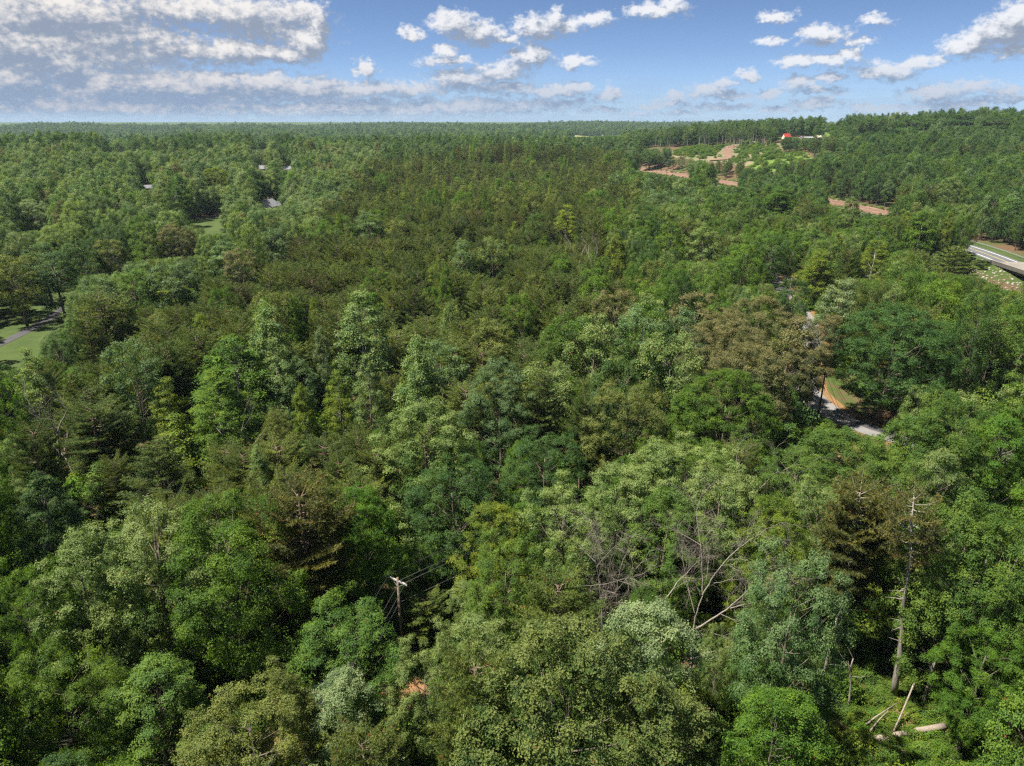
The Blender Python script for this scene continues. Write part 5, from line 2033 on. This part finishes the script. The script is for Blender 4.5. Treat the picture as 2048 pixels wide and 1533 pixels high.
house('house', 538, 424, 9, 10, 3.4, 3.4, 1.35, 'white', 'grey_roof', 'white gabled house half hidden by trees beyond the pine stand')
house('shed', 566, 418, 6, 5, 2.6, 1.8, .9, 'white', 'grey_roof', 'small white outbuilding right of the white gabled house', 'shed')
house('house', 526, 345, 13, 8, 3.0, 2.4, .2, 'brick', 'grey_roof', 'grey-roofed brown house deep in the left wood')
house('house', 574, 346, 12, 8, 3.0, 2.2, .1, 'cream', 'grey_roof', 'low pale grey-roofed house right of the brown one')
house('shed', 294, 386, 7, 5, 3.0, 1.8, .5, 'brick', 'grey_roof', 'grey-roofed shed in the far left wood', 'shed')
house('shed', 628, 1446, 4.2, 3.2, 2.2, .9, .8, 'brick', 'grey_roof', 'small grey-roofed shed hidden under the trees at the bottom', 'shed')
house('house', 1572, 278, 8, 5.5, 2.2, 3.6, .3, 'cream', 'red_roof', 'cream house with a steep red metal roof on the far hill')
house('barn', 1602, 279, 4.5, 3.5, 2.0, 1.4, 1.2, 'white', 'white', 'small white barn between the red roof and the long grey roof', 'barn', False)
house('barn', 1616, 280, 10, 5, 2.0, 1.4, .05, 'white', 'steel', 'long grey-roofed farm building right of the white barn', 'barn', False)
house('house', 1636, 279, 6, 5, 2.2, 1.8, .3, 'brick', 'cream', 'pale pinkish house right of the long grey roof')
house('house', 1182, 267, 16, 9, 3.5, 3, .1, 'cream', 'grey_roof', 'far farmhouse on top of the dry pasture')
house('barn', 1228, 271, 11, 8, 3.2, 2.6, .4, 'white', 'white', 'far white barn right of the dry pasture', 'barn', False)


def mast():
    d = ray(768, 246)
    k = 2600 / d.y
    x, y = d.x * k, 2600.0
    z = float(zg(x, y))
    H = CAM_Z + d.z * k + 6 - z
    root = tag(empty('radio_mast', (x, y, z)), 'thin lattice radio mast on the far skyline', 'radio mast')
    mb = MB()
    cs = [(.9 * math.cos(a), .9 * math.sin(a)) for a in (0.3, 2.4, 4.5)]
    for cx, cyy in cs:
        mb.tube([(cx, cyy, 0), (cx * .5, cyy * .5, H)], [.16, .12], 5)
    n = 16
    for i in range(n):
        for j in range(3):
            a, b = cs[j], cs[(j + 1) % 3]
            f, g = i / n, (i + 1) / n
            mb.tube([(a[0] * (1 - .5 * f), a[1] * (1 - .5 * f), H * f), (b[0] * (1 - .5 * g), b[1] * (1 - .5 * g), H * g)], .06, 3, cap=False)
    mb.build('lattice', M['steel'], root)
    mb = MB()
    mb.tube([(0, 0, H), (0, 0, H + 5)], [.08, .05], 5)
    mb.build('antenna', M['steel'], root)


mast()


# ------------------------------------------------------------------ the fallen tree
def fallen():
    a, b = at(1704, 1492), at(1885, 1466)
    a.z += .5
    b.z += .75
    root = tag(empty('fallen_log', a), 'pale barkless log lying across the clearing with its root end torn', 'log')
    mb = MB()
    d = np.array(b - a)
    t = np.linspace(0, 1, 8)
    rng = np.random.default_rng(3)
    pts = d * t[:, None] + rng.normal(0, .05, (8, 3))
    mb.tube(pts, np.array([.20, .24, .22, .25, .27, .28, .30, .33]), 10)
    mb.build('trunk', M['log'], root, True)

    def limb(p0, p1, r, up=.8):
        mb = MB()
        p0, p1 = np.array(p0), np.array(p1)
        m = (p0 + p1) / 2 + np.array([0, 0, up]) + rng.normal(0, .12, 3)
        mb.tube(spline([p0, m, p1], .4), np.linspace(r, r * .3, len(spline([p0, m, p1], .4))), 6)
        mb.build('limb', M['log'], root, True)
    A = np.array(a)
    for (f, q, h, r, up) in ((.10, (1690, 1470), .6, .12, .4), (.12, (1775, 1440), 1.2, .10, .5), (.30, (1738, 1520), .2, .10, .2), (.42, (1715, 1525), .2, .09, .3), (.2, (1800, 1490), .4, .12, .3)):
        e = np.array(at(*q)) + (0, 0, h) - A
        limb(d * f, e, r, up)
    # torn root plate and brown tangle
    mb = MB()
    c = np.array(at(1800, 1452)) - A
    for _ in range(150):
        v = unit(rng.normal(size=3) * np.array([1, 1, .8]) + np.array([0, 0, .45]))
        L = rng.uniform(.5, 1.6)
        s = c + rng.normal(0, .35, 3) + (0, 0, .3)
        mb.tube([s, s + v * L * .5 + rng.normal(0, .1, 3), s + v * L + (0, 0, -.25)], [.03, .02, .006], 3, cap=False)
    o = mb.build('root_tangle', M['root'], root)
    o['kind'] = 'stuff'
    # a leaning broken stem over the tangle
    s0, s1 = at(1780, 1478), at(1832, 1352, 5.0)
    s1.z += 4.2
    r2 = tag(empty('broken_stem', s0), 'slim pale broken stem leaning over the brown root tangle', 'fallen stem')
    mb = MB()
    e = np.array(s1 - s0)
    mb.tube(spline([(0, 0, 0), e * .5 + (.1, 0, .1), e], .5), np.linspace(.11, .04, len(spline([(0, 0, 0), e * .5, e], .5))) if False else .08, 6)
    mb.build('trunk', M['log'], r2, True)
    s0, s1 = at(1700, 1478), at(1790, 1432)
    s0.z += .2
    s1.z += 1.6
    r3 = tag(empty('broken_stem', s0), 'bleached branch lying behind the fallen log', 'fallen stem')
    mb = MB()
    mb.tube([(0, 0, 0), np.array(s1 - s0) * .5 + (0, 0, .25), np.array(s1 - s0)], [.10, .08, .03], 6)
    mb.build('trunk', M['log'], r3, True)


fallen()


# ------------------------------------------------------------------ air
def haze():
    mb = MB()
    mb.box((0, 2350, 36), (9600, 5300, 112))
    m, T = material('thin_haze')
    v = T.n('ShaderNodeVolumePrincipled')
    v.inputs['Color'].default_value = (.62, .80, 1.0, 1)
    v.inputs['Density'].default_value = 4.5e-5
    v.inputs['Anisotropy'].default_value = 0.0
    out = T.n('ShaderNodeOutputMaterial')
    T.link(v.outputs[0], out.inputs['Volume'])
    m.cycles.volume_sampling = 'EQUIANGULAR'
    m.cycles.homogeneous_volume = True
    o = mb.build('haze', m)
    o['kind'] = 'stuff'
    o['label'] = 'thin pale haze over the whole wood'


haze()
